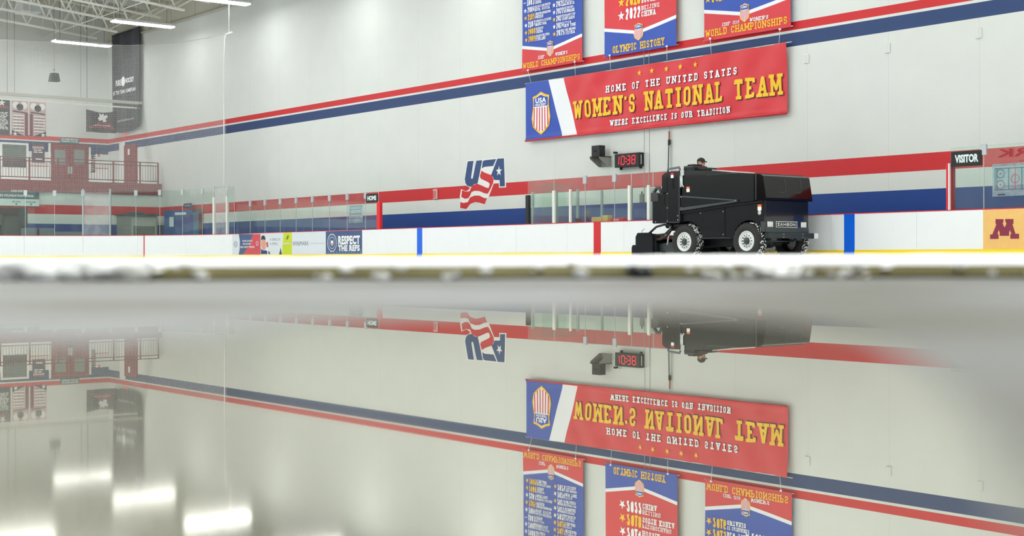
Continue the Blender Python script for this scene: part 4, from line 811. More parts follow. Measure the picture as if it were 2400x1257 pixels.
tag(mb.build('wall_sign'), 'teal direction sign above the maroon double doors', 'sign')
# goalie centre banner, hanging a little off the wall
xv = UE+2.1; (va, z1), (vb, z0) = atu(202.5, 256, xv), atu(273, 313, xv); mb = MB(); sg = .3
e = thing('hanging_banner', 'black banner with white rider emblem and red lettering in the upper corner', 'banner')
mb.grid(16, 8, lambda i, j: (xv+.08*sin(i*9), va+(vb-va)*i, (z0+(z1-z0)*j)-(.11*4*i*(1-i)*j)), pdark); mb.build('cloth', e)
mb = MB(); fnb = lambda v, z: (xv+.1, v, z); w = vb-va; H = z1-z0
rider = [(.36, .62), (.42, .5), (.5, .56), (.55, .46), (.66, .5), (.62, .6), (.7, .72), (.64, .8), (.58, .74), (.54, .84), (.47, .78), (.4, .86), (.42, .72)]
flat(mb, [(va+a*w, z0+c*H) for a, c in rider], fnb, white); flat(mb, [(va+.22*w, z0+.3*H), (va+.78*w, z0+.3*H), (va+.78*w, z0+.32*H), (va+.22*w, z0+.32*H)], fnb, white); mb.build('rider_emblem', e)
for q in (va+.03, vb-.03): mb = MB(); mb.tube([(xv, q, z1-.01), (xv, q, ZR(q)-.02)], .006, mat('rod_pale', 0), 5); mb.build('hanging_cord', e)
mb = MB(); sans(mb, 'M.E.G.A.', va+.3*w, va+.78*w, z0+.34*H, z0+.46*H, fnb, pred, .05, it=.15); sans(mb, 'GOALIE CENTER', va+.08*w, va+.92*w, z0+.18*H, z0+.27*H, fnb, pred, .04); mb.build('lettering', e)
# tall grey drape on the side wall
(ua, zt), (uc, _) = atv(267.5, 84, 28.5), atv(330, 90, 28.5); zbt = atv(300, 302, 28.5)[1]; gd = mat('drape_grey', (62, 62, 72), .6, noise=.25, nscale=1.5)
e = thing('hanging_drape', 'tall dark grey drape with white lettering hung in the far corner', 'drape')
mb = MB(); mb.grid(24, 40, lambda i, j: (ua+(uc-ua)*i, 28.45-.06*sin(i*14+j*2)*(.3+j*.5), zbt+(zt-zbt)*j-(.18*4*i*(1-i))*(1-j)), gd); mb.build('cloth', e)
mb = MB(); fnd = lambda u, z: (u, 28.36, z)
za = atv(300, 190, 28.4)[1]; w = uc-ua; sans(mb, 'PURE', ua+w*.18, ua+w*.38, za-.15, za+.15, fnd, inkw, .04); ring_(mb, ua+w*.46, za+.02, 0, .24, fnd, inkw); sans(mb, 'HOCKEY', ua+w*.55, ua+w*.86, za-.1, za+.15, fnd, inkw, .04); sans(mb, 'BETTER TEAM | GAMEPLAN', ua+w*.08, ua+w*.92, za-.62, za-.38, fnd, inkw, .03)
sans(mb, 'purehockey.com', ua+w*.25, ua+w*.85, zbt+.35, zbt+.5, fnd, pale, .0); mb.build('lettering', e)
mb = MB(); mb.tube([(ua-.1, 28.45, zt), (uc+.1, 28.45, zt)], .03, black); mb.build('top_rod', e)
mb = MB(); u, z = atv(295.5, 312, VW); mb.box((u-.14, VW-.1, z-.12), (u+.14, VW, z+.12), mat('exit_face', (236, 120, 120), .5, emis=.25)); tag(mb.build('exit_sign'), 'small glowing reddish exit sign above the side door', 'sign')
# balcony railing
rm = mat('rail_maroon', (120, 36, 44), .4); ur = UL-.05
e = thing('balcony_railing', 'maroon metal railing with thin bars along the balcony edge', 'railing')
for z in (4.62, 4.47, 3.74): mb = MB(); mb.tube([(ur, 14.0, z), (ur, 28.5, z)], .025, rm, 6); mb.build('rail', e)
posts = [14.5+k*1.31 for k in range(11)]+[28.5]
for v in posts: mb = MB(); mb.box((ur-.03, v-.03, 3.6), (ur+.03, v+.03, 4.63), rm); mb.build('post', e)
v = 14.5
while v < 28.5:
    if v > 20.3:
        mb = MB(); mb.tube([(ur, v, 3.74), (ur, v, 4.47)], .011, rm, 5); mb.build('baluster', e)
    v += .131
# ledge track hung in front of the end wall
ut = -65.7; z7 = 7.62
e = thing('suspended_track', 'long galvanised track hanging level above the balcony', 'track')
mb = MB(); mb.box((ut-.12, 14, z7-.03), (ut+.12, VW-.05, z7+.1), mat('track_grey', (196, 196, 186), .35, .4)); mb.build('channel', e)
mb = MB(); mb.box((ut-.2, 14, z7-.22), (ut-.12, VW-.05, z7-.16), steelw); mb.build('lower_rail', e)
for x in (18, 35, 190, 205): v = atu(x, 200, ut)[0]; mb = MB(); mb.tube([(ut, v, z7+.1), (ut, v, ZR(v)-.1)], .007, mat('rod_pale', (180, 182, 176), .4), 5); mb.build('hanger_rod', e)
# hanging speaker
us = -62.0; (v, z) = atu(128, 181, us); e = thing('hanging_speaker', 'small black loudspeaker hanging on a wire above the netted corner', 'speaker')
mb = MB(); mb.add([(us+a*q, v+b_*q, z+c) for c, q in ((-.19, .2), (.17, .15)) for a, b_ in ((-1, -1), (1, -1), (1, 1), (-1, 1))], [(0, 1, 2, 3), (7, 6, 5, 4), (0, 4, 5, 1), (1, 5, 6, 2), (2, 6, 7, 3), (3, 7, 4, 0)], mat('speaker_dark', (40, 52, 50), .5)); mb.build('cabinet', e)
mb = MB(); mb.tube([(us, v, z+.17), (us, v, ZR(v)-.05)], .008, greym, 5); mb.build('wire', e); mb = MB(); mb.lathe([(0, .3), (.03, .3), (.03, .36), (0, .36)], greym, (us, v, z), n=8); mb.build('hook', e)
# lower end wall items
def lu(x, y): return atu(x, y, UL)
def LP(off): return lambda v, z: (UL+off, v, z)
(va, z1), (vb, z0) = lu(-70, 446), lu(89, 468); e = thing('direction_sign', 'slate and white direction sign hung below the balcony', 'sign'); zz = lu(89, 484)[1]
mb = MB(); mb.box((UL+.09, va, z0), (UL+.15, vb, z1), mat('slate', (74, 92, 104), .5)); mb.build('upper_board', e); mb = MB(); mb.box((UL+.09, va, zz), (UL+.15, vb, z0), mat('sign_pale', (214, 230, 226), .5)); mb.build('lower_board', e)
mb = MB(); w = vb-va; sans(mb, 'HERB BROOKS FOUNDATION ARENA', vb-w*.82, vb-w*.08, z0+.09, z0+.2, LP(.155), white, .03); sans(mb, 'SUPER RINK', vb-w*.42, vb-w*.24, z0+.3, z0+.4, LP(.155), white, .02); mb.build('title_lettering', e)
mb = MB()
for tx, a, c in (('RINK 2', .96, .88), ('RESTROOMS', .75, .6), ('MEET ROOMS', .4, .28), ('LOCKER ROOMS', .2, .05)): sans(mb, tx, vb-w*a, vb-w*c, z0-.16, z0-.09, LP(.155), txtg, .02)
for a in (.34, .12): flat(mb, [(vb-w*a, z0-.28), (vb-w*a+.06, z0-.2), (vb-w*a-.06, z0-.2)], LP(.155), txtg)
mb.build('small_lettering', e)
# shutter kiosk by the corner
(va, z1), (vb, _) = lu(290, 508), lu(367, 508); e = thing('shutter_kiosk', 'grey clad kiosk with a lowered shutter in the far corner', 'kiosk'); kf = UL+.9
vk0, vk1 = atu(292, 520, kf)[0], atu(369, 520, kf)[0]; zk = atu(330, 505, kf)[1]; kg = mat('kiosk_grey', (150, 154, 144), .6); vk1 = min(vk1, VW-.25)
mb = MB(); mb.box((UL, vk0, 0), (kf, vk1, zk), kg)
for k in range(7): mb.box((kf, vk0, .25*k+.1), (kf+.01, vk0+.28, .25*k+.12), greym)
mb.build('body', e); mb = MB(); mb.box((kf, vk0+.32, .0), (kf+.03, vk1-.06, zk-.1), mat('kiosk_trim', (186, 188, 178), .5)); mb.build('frame', e)
mb = MB()
for k in range(16): mb.box((kf+.03, vk0+.42, .1*k), (kf+.045, vk1-.14, .1*k+.09), mat('shutter', (116, 118, 104), .5))
mb.build('shutter', e); mb = MB(); mb.box((UL, vk0-.08, zk), (kf+.12, vk1+.05, zk+.07), mat('green_roof', (62, 84, 74), .6)); mb.box((UL+.1, vk0+.5, zk+.07), (kf-.1, vk1-.6, zk+.16), mat('green_roof', 0), .03); mb.build('roof', e)
# low grey cabinets beyond the glass
for x0, x1, yt, lb in ((60, 128, 534.5, 'pale grey low cabinet with a plum stripe beyond the corner glass'), (128, 193, 543, 'low blue-grey cabinet beyond the corner glass')):
    uq = UL+1.2; (va, z1), (vb, _) = atu(x0, yt, uq), atu(x1, yt, uq); mb = MB(); mb.box((uq-.6, va, 0), (uq, vb, z1), mat('cabinet_bluegrey', (120, 132, 146), .5), .01)
    if x0 == 60: va_, vb_ = atu(87, yt, uq)[0], atu(92, yt, uq)[0]; mb.box((uq, va_, .02), (uq+.01, vb_, z1-.02), mat('plum', (92, 52, 84), .5))
    tag(mb.build('low_cabinet'), lb, 'cabinet')
# dark doorway furniture under the sign
uq = UL-1.5; (va, z1), (vb, _) = atu(11, 505.5, uq), atu(60, 505.5, uq); mb = MB(); mb.box((uq-.5, va, 1.0), (uq, vb, z1), greym, .02); mb.box((uq-.5, va, 0), (uq, vb, 1.0), black); tag(mb.build('concession_counter'), 'dark counter with a grey top unit inside the shaded doorway', 'counter')
mb = MB(); mb.box((UL-.27, VD1-.28, 0), (UL+.04, VD1, 2.35), mat('jamb_dark', (44, 50, 58), .5)); struct('trim_2', mb)
# doors on the long wall by the corner
e = bpy.data.objects.new('door_3', None); C.objects.link(e); e['kind'] = 'structure'
(ua, z1), (uc, _) = atv(442, 492, VW), atv(477, 490, VW); mb = MB(); mb.box((ua, VW-.07, 0), (uc, VW-.02, z1), mat('frame_dark', (66, 62, 62), .5)); mb.build('door_frame', e)
mb = MB(); mb.box((ua+.22, VW-.09, 0), (uc-.3, VW-.07, z1-.15), mat('door_light_blue', (70, 124, 160), .4)); mb.build('door_opening', e); mb = MB(); mb.box((uc-.28, VW-.1, 0), (uc-.02, VW-.07, z1-.1), mat('door_wine', (96, 30, 50), .5)); mb.build('door_edge', e)
e = bpy.data.objects.new('door_4', None); C.objects.link(e); e['kind'] = 'structure'
(ua, z1), (uc, _) = atv(394.5, 499, VW-.3), atv(442, 499, VW-.3); mb = MB(); bd = mat('door_blue', (24, 84, 150), .4)
mb.add([(ua, VW-.5, 0), (uc, VW-.12, 0), (uc, VW-.12, 2.3), (ua, VW-.5, 2.3), (ua, VW-.45, 0), (uc, VW-.07, 0), (uc, VW-.07, 2.3), (ua, VW-.45, 2.3)], [(0, 1, 2, 3), (7, 6, 5, 4), (0, 4, 5, 1), (3, 2, 6, 7), (1, 5, 6, 2), (0, 3, 7, 4)], bd); mb.build('door_leaf', e)
def dl(f, z): u = ua+(uc-ua)*f; return (u, VW-.52+.38*f, z)
mb = MB(); mb.add([dl(.2, 1.55), dl(.36, 1.55), dl(.36, 2.0), dl(.2, 2.0)], [(0, 1, 2, 3)], pale); mb.build('door_window', e); mb = MB(); mb.add([dl(.4, 2.08), dl(.8, 2.08), dl(.8, 2.2), dl(.4, 2.2)], [(0, 1, 2, 3)], pale); mb.build('door_plate', e)
(ua, z1), (uc, z0) = atv(445, 478, VW), atv(462, 487.5, VW); mb = MB(); mb.box((ua, VW-.3, z0), (uc, VW-.26, z1), navym); sans(mb, 'LOCKER', ua+.08, uc-.08, z0+.08, z1-.07, lambda u, z: (u, VW-.304, z), white, .03); mb.box(((ua+uc)/2-.02, VW-.28, z1-.02), ((ua+uc)/2+.02, VW, z1), alu); tag(mb.build('wall_sign'), 'small navy sign over the open door in the far corner', 'sign')

# ------------------------------------------------------------------ netting
nm_ = netm(); t0 = t_of_x(528); t1 = t_of_x(-140); n = 160; vs = []; uvs = []; fs = []
tops = []
def ntop(f): 
    # cable heights: high at the right end, sagging along the corner
    return 9.25-.55*math.sin(min(1, f*2.2)*pi)*.35-1.05*f**1.1*(1) if f < 1 else 8.2
for i in range(n+1):
    f = i/n; t = t0+(t1-t0)*f; p, q = path(t); X = p.x*S+p.y*K; Z = -p.x*K+p.y*S; xpx = 1200+FP*X/Z
    ytop = 78+max(0, 545-xpx)*.0 if xpx > 540 else None
    ys = [(545, 77), (500, 86), (440, 96), (380, 102), (300, 106.5), (235, 104), (100, 97), (0, 92), (-200, 84)]
    for (xa, ya), (xb, yb) in zip(ys, ys[1:]):
        if xb <= xpx <= xa: yt = ya+(yb-ya)*(xa-xpx)/(xa-xb)
    zt = HC+(YH-ROLL*(xpx-1200)-yt)/FP*Z
    tops.append((p.x+q.x*.05, p.y+q.y*.05, zt)); m_ = 12
    for j in range(m_+1):
        z = 2.9+(zt-2.9)*j/m_; w = .05+.06*sin(i*.25)*sin(j*.5); vs.append((p.x+q.x*w, p.y+q.y*w, z)); uvs.append((t, z))
for i in range(n):
    for j in range(m_): a = i*(m_+1)+j; fs.append((a, a+m_+1, a+m_+2, a+1))
e = thing('safety_net', 'pale safety netting hung above the tall corner glass', 'net')
me = bpy.data.meshes.new('netting'); me.from_pydata(vs, [], fs); me.materials.append(nm_); ul = me.uv_layers.new(name='UVMap')
for l in me.loops: ul.data[l.index].uv = uvs[l.vertex_index]
o = bpy.data.objects.new('netting', me); C.objects.link(o); o.parent = e
mb = MB(); mb.tube(tops[::4], .009, mat('cable_grey', (170, 172, 168), .5), 6); mb.build('top_cable', e)
a = atv(545, 76, VB); c = atv(541, 40, VB); mb = MB(); mb.tube([tops[0], (a[0], VB, a[1])], .035, white, 8); mb.build('spreader', e)
c = atv(525, 150, VB); d = atv(525.5, 283, VB); mb = MB(); mb.tube([tops[0], (c[0]+.1, VB, c[1]+1), (c[0], VB, c[1]), (d[0], VB, d[1]), (d[0], VB, 2.95)], .02, white, 6); mb.build('edge_rope', e)
c = atv(538, 20, VB); mb = MB(); mb.tube([(c[0], VB, a[1]), (c[0], VB, ZR(VB)-.1)], .02, white, 6); mb.build('drop_rod', e)

# ------------------------------------------------------------------ roof joists
def joist(u, first):
    e = thing('roof_joist', 'white open-web steel roof joist under the deck', 'joist', group='open-web roof joists')
    vE = 27.0; v0 = 9.0
    zb = lambda v: 10.88+.0935*(vE-v) if v > 11 else 10.88+.0935*(vE-11)-.0935*(11-v)
    zt_ = lambda v: ZR(v)-.09
    def run(name, f, va, vb, w, h):
        mb = MB(); pts_ = [va]+([11] if va < 11 < vb else [])+[vb]
        for a, c in zip(pts_, pts_[1:]):
            mb.add([(u+sx*w, v, f(v)+sz*h) for v in (a, c) for sx, sz in ((-1, -1), (1, -1), (1, 1), (-1, 1))], [(0, 1, 5, 4), (1, 2, 6, 5), (2, 3, 7, 6), (3, 0, 4, 7), (3, 2, 1, 0), (4, 5, 6, 7)], steelw)
        mb.build(name, e)
    run('bottom_chord', zb, v0, vE, .07, .04); run('top_chord', zt_, v0, VW, .07, .045)
    mb = MB(); v = vE-.4; k = 0
    while v > v0+1.2:
        a, c = (v, zb(v)), (v-.75, zt_(v-.75)); d = (v-1.5, zb(v-1.5))
        mb.tube([(u, a[0], a[1]), (u, c[0], c[1])], .042, steelw, 5); mb.tube([(u, c[0], c[1]), (u, d[0], d[1])], .034, steelw, 5)
        mb.tube([(u, c[0], c[1]), (u, c[0], zb(c[0]))], .014, steelw, 4); v -= 1.5
    mb.build('web', e); mb = MB(); mb.tube([(u, vE-.4, zb(vE-.4)), (u, VW-.05, zt_(VW)-.05)], .035, steelw, 5); mb.build('end_strut', e)
    return e
ju = [-67.3+2.46*k for k in range(9)]
for i, u in enumerate(ju): joist(u, i == 0)
for v, zz in ((25.2, 0), (20.5, 0), (15.5, 0)):
    mb = MB(); z = 10.88+.0935*(27-v)+.02; mb.tube([(UE+.05, v, z), (ju[-1], v, z)], .022, steelw, 5)
    for u in ju[:-1]:
        mb.tube([(u, v, z), (u+2.46, v, ZR(v)-.12)], .016, steelw, 4); mb.tube([(u+2.46, v, z), (u, v, ZR(v)-.12)], .016, steelw, 4)
    tag(mb.build('joist_bridging'), 'thin cross bracing between the white roof joists', 'bracing', 'cross bracing between roof joists')
# fabric duct with holes, metal duct, box above the joists
mb = MB(); dz = 12.15; du = -62.6; mb.tube([(du, 14, dz+.9), (du, 20, dz+.45), (du, 27.5, dz-.15)], .33, mat('duct_white', (206, 208, 202), .6), 16)
k = 14.5
while k < 27.2: zc = dz+.9-.0765*(k-14)*1.0; mb.lathe([(0, 0), (.05, 0)], black, (du+.335, k, zc-.02), 'x', 8); k += .45
tag(mb.build('perforated_duct'), 'pale perforated air duct running above the roof joists', 'duct')
mb = MB(); gu = -52.5
mb.lathe([(.42, -54.9), (.42, -50.5)], galv, (0, 27.6, 11.45), 'x', 24)
mb.lathe([(.40, -54.88), (0, -54.6)], dark, (0, 27.6, 11.45), 'x', 24)
mb.box((-50.5, 27.45, 11.15), (-44, 28.5, 11.9), galv)
tag(mb.build('metal_duct'), 'round galvanised metal duct near the ceiling above the net end', 'duct')
for u, v, lb in ((-66.5, 23.3, 'white box heater between the roof joists'),):
    mb = MB(); mb.box((u-.6, v-.4, 11.6), (u+.6, v+.5, 12.1), mat('heater_white', (214, 218, 218), .4), .03)
    for q in (-.5, .5): mb.tube([(u+q, v, 12.1), (u+q, v, ZR(v)-.02)], .012, greym, 4)
    tag(mb.build('ceiling_heater'), lb, 'heater')
# light fixtures
LM = lampm(27.0); LM2 = lampm(16.0)
hous = mat('fixture_housing', (214, 216, 214), .4)
def fixture(u, v, vis, tpl=[None, None]):
    lb = 'white tube light fixture hanging below the roof joists'
    e = thing('hanging_light', lb, 'light', (u, v, 10.45), 0, 'tube lights under the roof')
    w_ = 1 if v > 25 else 0; lm_ = LM2 if w_ else LM
    if tpl[w_] is None:
        mb = MB(); mb.box((-.3, -1.4, .03), (.3, 1.4, .09), hous, .01); mb.add([(-.3, -1.4, .03), (-.34, -1.4, -.02), (-.34, 1.4, -.02), (-.3, 1.4, .03)], [(0, 1, 2, 3)], hous); mb.add([(.3, -1.4, .03), (.34, -1.4, -.02), (.34, 1.4, -.02), (.3, 1.4, .03)], [(0, 1, 2, 3)], hous); h = mb.build('housing', e)
        mb = MB()
        for s0, s1 in ((-1.38, -.02), (.02, 1.38)):
            mb.add([(-.28, s0, .025), (-.2, s0, -.05), (.2, s0, -.05), (.28, s0, .025), (-.28, s1, .025), (-.2, s1, -.05), (.2, s1, -.05), (.28, s1, .025)], [(0, 1, 5, 4), (1, 2, 6, 5), (2, 3, 7, 6), (3, 2, 1, 0), (4, 5, 6, 7)], lm_)
        l = mb.build('tube_lens', e); tpl[w_] = (h, l)
    else:
        for q in tpl[w_]: o = q.copy(); C.objects.link(o); o.parent = e
    if vis:
        for s_ in (-1.1, 1.1): mb = MB(); mb.tube([(0, s_, .09), (0, s_, ZR(v+s_)-10.45-.1)], .007, mat('rod_pale', 0), 4); mb.build('hanger_wire', e)
for iu in range(11):
    for iv, v in enumerate((26.0, 17.9, 13.2, 8.5, 3.5, -1.5, -6.0)):
        fixture(-66.6+iu*7.15, v, True)
# ------------------------------------------------------------------ ice resurfacing machine
AZ = math.radians(50.5); Z0m = 32.65; X0m = ray(1748, 565)[0]*Z0m
wx = Vector((Z0m*-K+X0m*S, Z0m*S+X0m*K, 0))
Fw = Vector((cos(AZ)*S-sin(AZ)*-K*1.0, cos(AZ)*K+(-sin(AZ))*S, 0))   # cam (cos,-sin) -> world
Fw = Vector((cos(AZ)*S+(-sin(AZ))*(-K), cos(AZ)*K+(-sin(AZ))*S, 0)); Rw = Vector((sin(AZ)*S+cos(AZ)*(-K), sin(AZ)*K+cos(AZ)*S, 0))
yaw = math.atan2(Fw.y, Fw.x)          # local x = forward, local y = left; far side is +Rw
side = 1 if Rw.dot(Vector((-Fw.y, Fw.x, 0))) > 0 else -1
zam = thing('ice_resurfacer', 'black ice resurfacing machine driving along the far boards', 'ice resurfacer', tuple(wx), yaw)
def mc(f, r, z): return (f, r*side, z)
bodyb = mat('machine_black', (17, 20, 22), .22, coat=.6, noise=.25, nscale=5); gloss = mat('hood_gloss', (14, 10, 10), .1, coat=.2, spec=.4); mtrim = mat('machine_trim', (64, 70, 72), .35, .1)
steel = mat('wheel_steel', (232, 234, 232), .35, .2)
def zp(name, fn_, parent=zam):
    mb = MB(); fn_(mb); o = mb.build(name, parent); return o
def pr(mb, prof, r0, r1, m): mb.prism(prof, lambda f, z, r: mc(f, r, z), r0, r1, m)
def arch(cf, a0=200, a1=-20, R=.47, n=12, lo=.48):
    return [(cf+R*cos(math.radians(a0+(a1-a0)*k/n)), max(lo, .42+R*sin(math.radians(a0+(a1-a0)*k/n)))) for k in range(n+1)]
W1 = 1.67
zp('chassis_body', lambda mb: (pr(mb, [(.46, .62), (.46, 1.34), (.38, 1.34), (-2.1, 1.14), (-2.1, .9)]+[(-1.96-.47*cos(math.radians(180)), .9)][:0]+arch(-1.93, 90, -8, .5, 8)+[(-1.4, .48), (-.52, .48)]+arch(0, 172, 8, .48)[:]+[(.46, .48)], .1, .16, bodyb),
    pr(mb, [(.46, .62), (.46, 1.34), (.38, 1.34), (-2.1, 1.14), (-2.1, .6), (.4, .6)], .34, 1.34, bodyb), pr(mb, [(.46, .62), (.46, 1.34), (.38, 1.34), (-2.1, 1.14), (-2.1, .9)]+arch(-1.93, 90, -8, .5, 8)+[(-1.4, .48), (-.52, .48)]+arch(0, 172, 8, .48)+[(.46, .48)], W1-.06, W1, bodyb)))
zp('front_panel', lambda mb: (mb.box(mc(.40, .12, .60), mc(.47, 1.65, 1.36), bodyb, .02), mb.box(mc(.46, .12, .605), mc(.50, 1.65, .72), mtrim, .01)))
zp('snow_tank', lambda mb: (pr(mb, [(-2.06, 1.15), (-.68, 1.27), (.30, 1.345), (.28, 1.95), (-.4, 2.01), (-1.1, 2.09), (-1.98, 2.14), (-2.06, 2.1)], .06, W1+.02, bodyb)))
def hood(mb):
    n = 14
    sec = [(.20, 1.345), (.20, 1.955), (.40, 1.935), (.46, 1.905), (.475, 1.88), (.56, 1.40), (.56, 1.345)]
    pr(mb, sec, .05, W1+.03, gloss)
    for rc in (.62, 1.18):   # two U-shaped pressed grooves
        pts_ = [(.20, -.0), (.20, .7), (.17, .86), (.06, .93), (-.0, .93)]
        pts_ = [(rc+.16, .1), (rc+.16, .55), (rc+.14, .66), (rc+.08, .72), (rc-.1, .73)]
        mb.tube([mc(.474+.09*d, r, 1.90-.505*d+0) for r, d in pts_], .009, mtrim, 6)
zp('hood', hood)
def hoodtop(mb): mb.tube([mc(.27, .05, 1.955), mc(.27, W1+.03, 1.955)], .012, mtrim); mb.tube([mc(.27, .045, 1.95), mc(.27, .045, 1.36)], .012, mtrim); mb.tube([mc(.2, .08, 1.97), mc(-.4, .08, 2.03), mc(-1.1, .08, 2.105)], .016, alu, 6)
zp('hood_trim', hoodtop)
def groove(mb):
    pr(mb, [(-2.08, 1.10), (-.68, 1.225), (.45, 1.305), (.45, 1.335), (-.68, 1.262), (-2.08, 1.14)], .04, .10, dark)
zp('body_seam', groove)
def arm(mb):
    pr(mb, [(-2.08, 1.535), (-.27, 1.375), (-.27, 1.345), (-2.08, 1.50)], .02, .06, mtrim); pr(mb, [(-2.08, 1.24), (-.27, 1.36), (-.27, 1.33), (-2.08, 1.17)], .0, .06, mtrim)
    pr(mb, [(-2.08, 1.52), (-.3, 1.36), (-2.08, 1.22)], .035, .06, bodyb)
zp('lift_arm', arm)
zp('panel_seam', lambda mb: (mb.box(mc(-.735, .088, .5), mc(-.722, .1, 1.2), dark), mb.box(mc(-1.25, .05, 1.99), mc(-.3, .06, 2.0), mtrim), mb.box(mc(-1.4, .092, .49), mc(-.55, .1, .505), mtrim)))
def tower(mb):
    mb.box(mc(-2.52, .0, .88), mc(-2.10, .62, 2.13), bodyb, .03)
    pr(mb, [(-2.70, 1.62), (-2.52, 1.62), (-2.52, 2.12), (-2.62, 2.10), (-2.70, 2.04)], .02, .6, bodyb)
zp('rear_tower', tower)
zp('rear_box', lambda mb: (mb.box(mc(-3.05, .03, .88), mc(-2.52, .62, 1.62), bodyb, .02), mb.box(mc(-2.68, .022, 1.36), mc(-2.63, .03, 1.56), dark)))
zp('rear_box_far', lambda mb: mb.box(mc(-2.9, 1.1, .88), mc(-2.10, W1, 1.75), bodyb, .02))
zp('rear_deck', lambda mb: mb.box(mc(-2.7, .3, .7), mc(-2.0, 1.5, .92), bodyb, .02))
zp('tower_rail', lambda mb: mb.tube([mc(-2.52, .05, 2.12), mc(-2.52, .05, 2.2), mc(-2.14, .05, 2.22), mc(-2.12, .05, 2.16)], .028, mat('rail_slate', (86, 100, 110), .4), 8))
zp('tower_slot', lambda mb: (mb.box(mc(-2.34, -.012, 1.72), mc(-2.29, 0, 1.95), dark, .01)))
def decal(f, z, w, h, top, nm='warning_label', r=-.006):
    zp(nm, lambda mb: (mb.box(mc(f-w/2, r, z-h/2), mc(f+w/2, r+.006, z+h*.12), white), mb.box(mc(f-w/2, r, z+h*.12), mc(f+w/2, r+.006, z+h/2), top)))
orange = mat('label_orange', (236, 108, 36), .5)
decal(-2.33, 2.03, .09, .12, redm); decal(-1.86, 1.68, .1, .13, orange, r=.052); decal(.33, 1.18, .11, .14, orange, r=.092)
zp('round_badge', lambda mb: mb.lathe([(0, 0), (.05, 0), (.05, .008), (0, .008)], alu, (.33, side*.088, 1.06), 'y', 16))
def hose(mb):
    mb.tube([mc(-3.12, .2, 1.5), mc(-3.14, .2, 1.66), mc(-3.06, .2, 1.76), mc(-2.96, .2, 1.76), mc(-2.9, .2, 1.66), mc(-2.9, .2, 1.6)], .045, mat('hose_grey', (66, 68, 70), .6), 10)
zp('drain_elbow', hose)
zp('drain_cup', lambda mb: mb.box(mc(-3.08, .0, 1.42), mc(-2.82, .05, 1.64), mat('cup_grey', (52, 50, 54), .6), .02))
# console, levers and grab handle
zp('console', lambda mb: (mb.box(mc(-2.1, .1, 2.08), mc(-1.72, .6, 2.25), black, .04), mb.box(mc(-2.03, .2, 2.25), mc(-1.8, .5, 2.29), black, .02), mb.box(mc(-1.75, .2, 2.08), mc(-1.4, .6, 2.19), black, .03), mb.tube([mc(-1.7, .15, 2.1), mc(-1.6, .15, 2.19), mc(-1.35, .15, 2.19), mc(-1.28, .15, 2.08)], .018, black)))
zp('grab_handle', lambda mb: (mb.tube([mc(-2.05, .03, 2.15), mc(-2.05, .03, 2.22), mc(-1.99, .03, 2.22), mc(-1.99, .03, 2.15)], .012, white), mb.box(mc(-2.08, .02, 2.02), mc(-1.97, .05, 2.15), alu), mb.tube([mc(-2.03, .03, 2.02), mc(-2.03, .03, 1.8), mc(-1.98, .03, 1.74)], .013, white)))
zp('cylinder_tube', lambda mb: mb.tube([mc(-2.075, .04, 2.02), mc(-2.075, .04, 1.74)], .03, alu))
# wheels
def wheel(f, rin, out, nm='wheel'):
    e = bpy.data.objects.new(nm, None); C.objects.link(e); e.parent = zam; e.location = mc(f, rin, .42)
    s_ = out*side          # direction (local y) of the outer face
    mb = MB(); w = .27; R = .415
    prof = [(.235, -.02), (.27, .0), (.36, .0), (.395, -.02), (R, -.06), (R, -w+.06), (.395, -w+.02), (.36, -w), (.27, -w), (.235, -w+.02)]
    mb.lathe([(r, h*s_) for r, h in prof], rubber, ax='y', n=48)
    for k in range(44):
        a = 2*pi*k/44; da = .042
        for q in range(4):
            h0 = -.035-q*.055-(.0275 if k % 2 else 0); h1 = h0-.032
            pts_ = [(rr*cos(t_), h*s_, rr*sin(t_)) for rr in (R-.005, R+.014) for t_, h in ((a, h0), (a+da*2, h0), (a+da*2, h1), (a, h1))]
            mb.add(pts_, [(4, 5, 6, 7), (0, 1, 5, 4), (1, 2, 6, 5), (2, 3, 7, 6), (3, 0, 4, 7)], rubber)
    mb.build('tyre', e)
    mb = MB(); mb.lathe([(.235, -.025*s_), (.228, -.012*s_), (.215, -.012*s_), (.205, -.05*s_), (.175, -.07*s_), (.16, -.04*s_), (.12, -.045*s_), (.085, -.04*s_), (.0, -.04*s_)], steel, ax='y', n=40)
    mb.build('rim', e); mb = MB()
    for k in range(12): a = 2*pi*k/12; mb.lathe([(0, -.036*s_), (.016, -.036*s_)], dark, (.14*cos(a), 0, .14*sin(a)), 'y', 8)
    mb.build('vent_holes', e); mb = MB(); mb.lathe([(.075, -.045*s_), (.07, .0), (.045, .02*s_), (0, .022*s_)], mtrim, ax='y', n=12)
    for k in range(8): a = 2*pi*k/8; mb.lathe([(0, .01*s_), (.011, .01*s_), (.011, -.03*s_)], mtrim, (.088*cos(a), 0, .088*sin(a)), 'y', 6)
    mb.build('hub', e)
    sn = MB(); rnd = random.Random(int(f*100)+5)
    for k in range(150):
        a = rnd.uniform(-1.3, 1.35); h = rnd.uniform(-.24, -.02); rr = R+.012; q = rnd.uniform(.006, .016)
        sn.add([(rr*cos(a+i*q*2.2)+0, (h+j*q)*s_, rr*sin(a+i*q*2.2)) for i, j in ((-1, -1), (1, -1), (1, 1), (-1, 1))]+[((rr+.012)*cos(a), h*s_, (rr+.012)*sin(a))], [(0, 1, 4), (1, 2, 4), (2, 3, 4), (3, 0, 4), (3, 2, 1, 0)], snowm)
    q = sn.build('packed_snow', e); q['kind'] = 'stuff'
wheel(0, 0, -1); wheel(-1.96, 0, -1); wheel(0, W1+.08, 1); wheel(-1.96, W1+.08, 1)
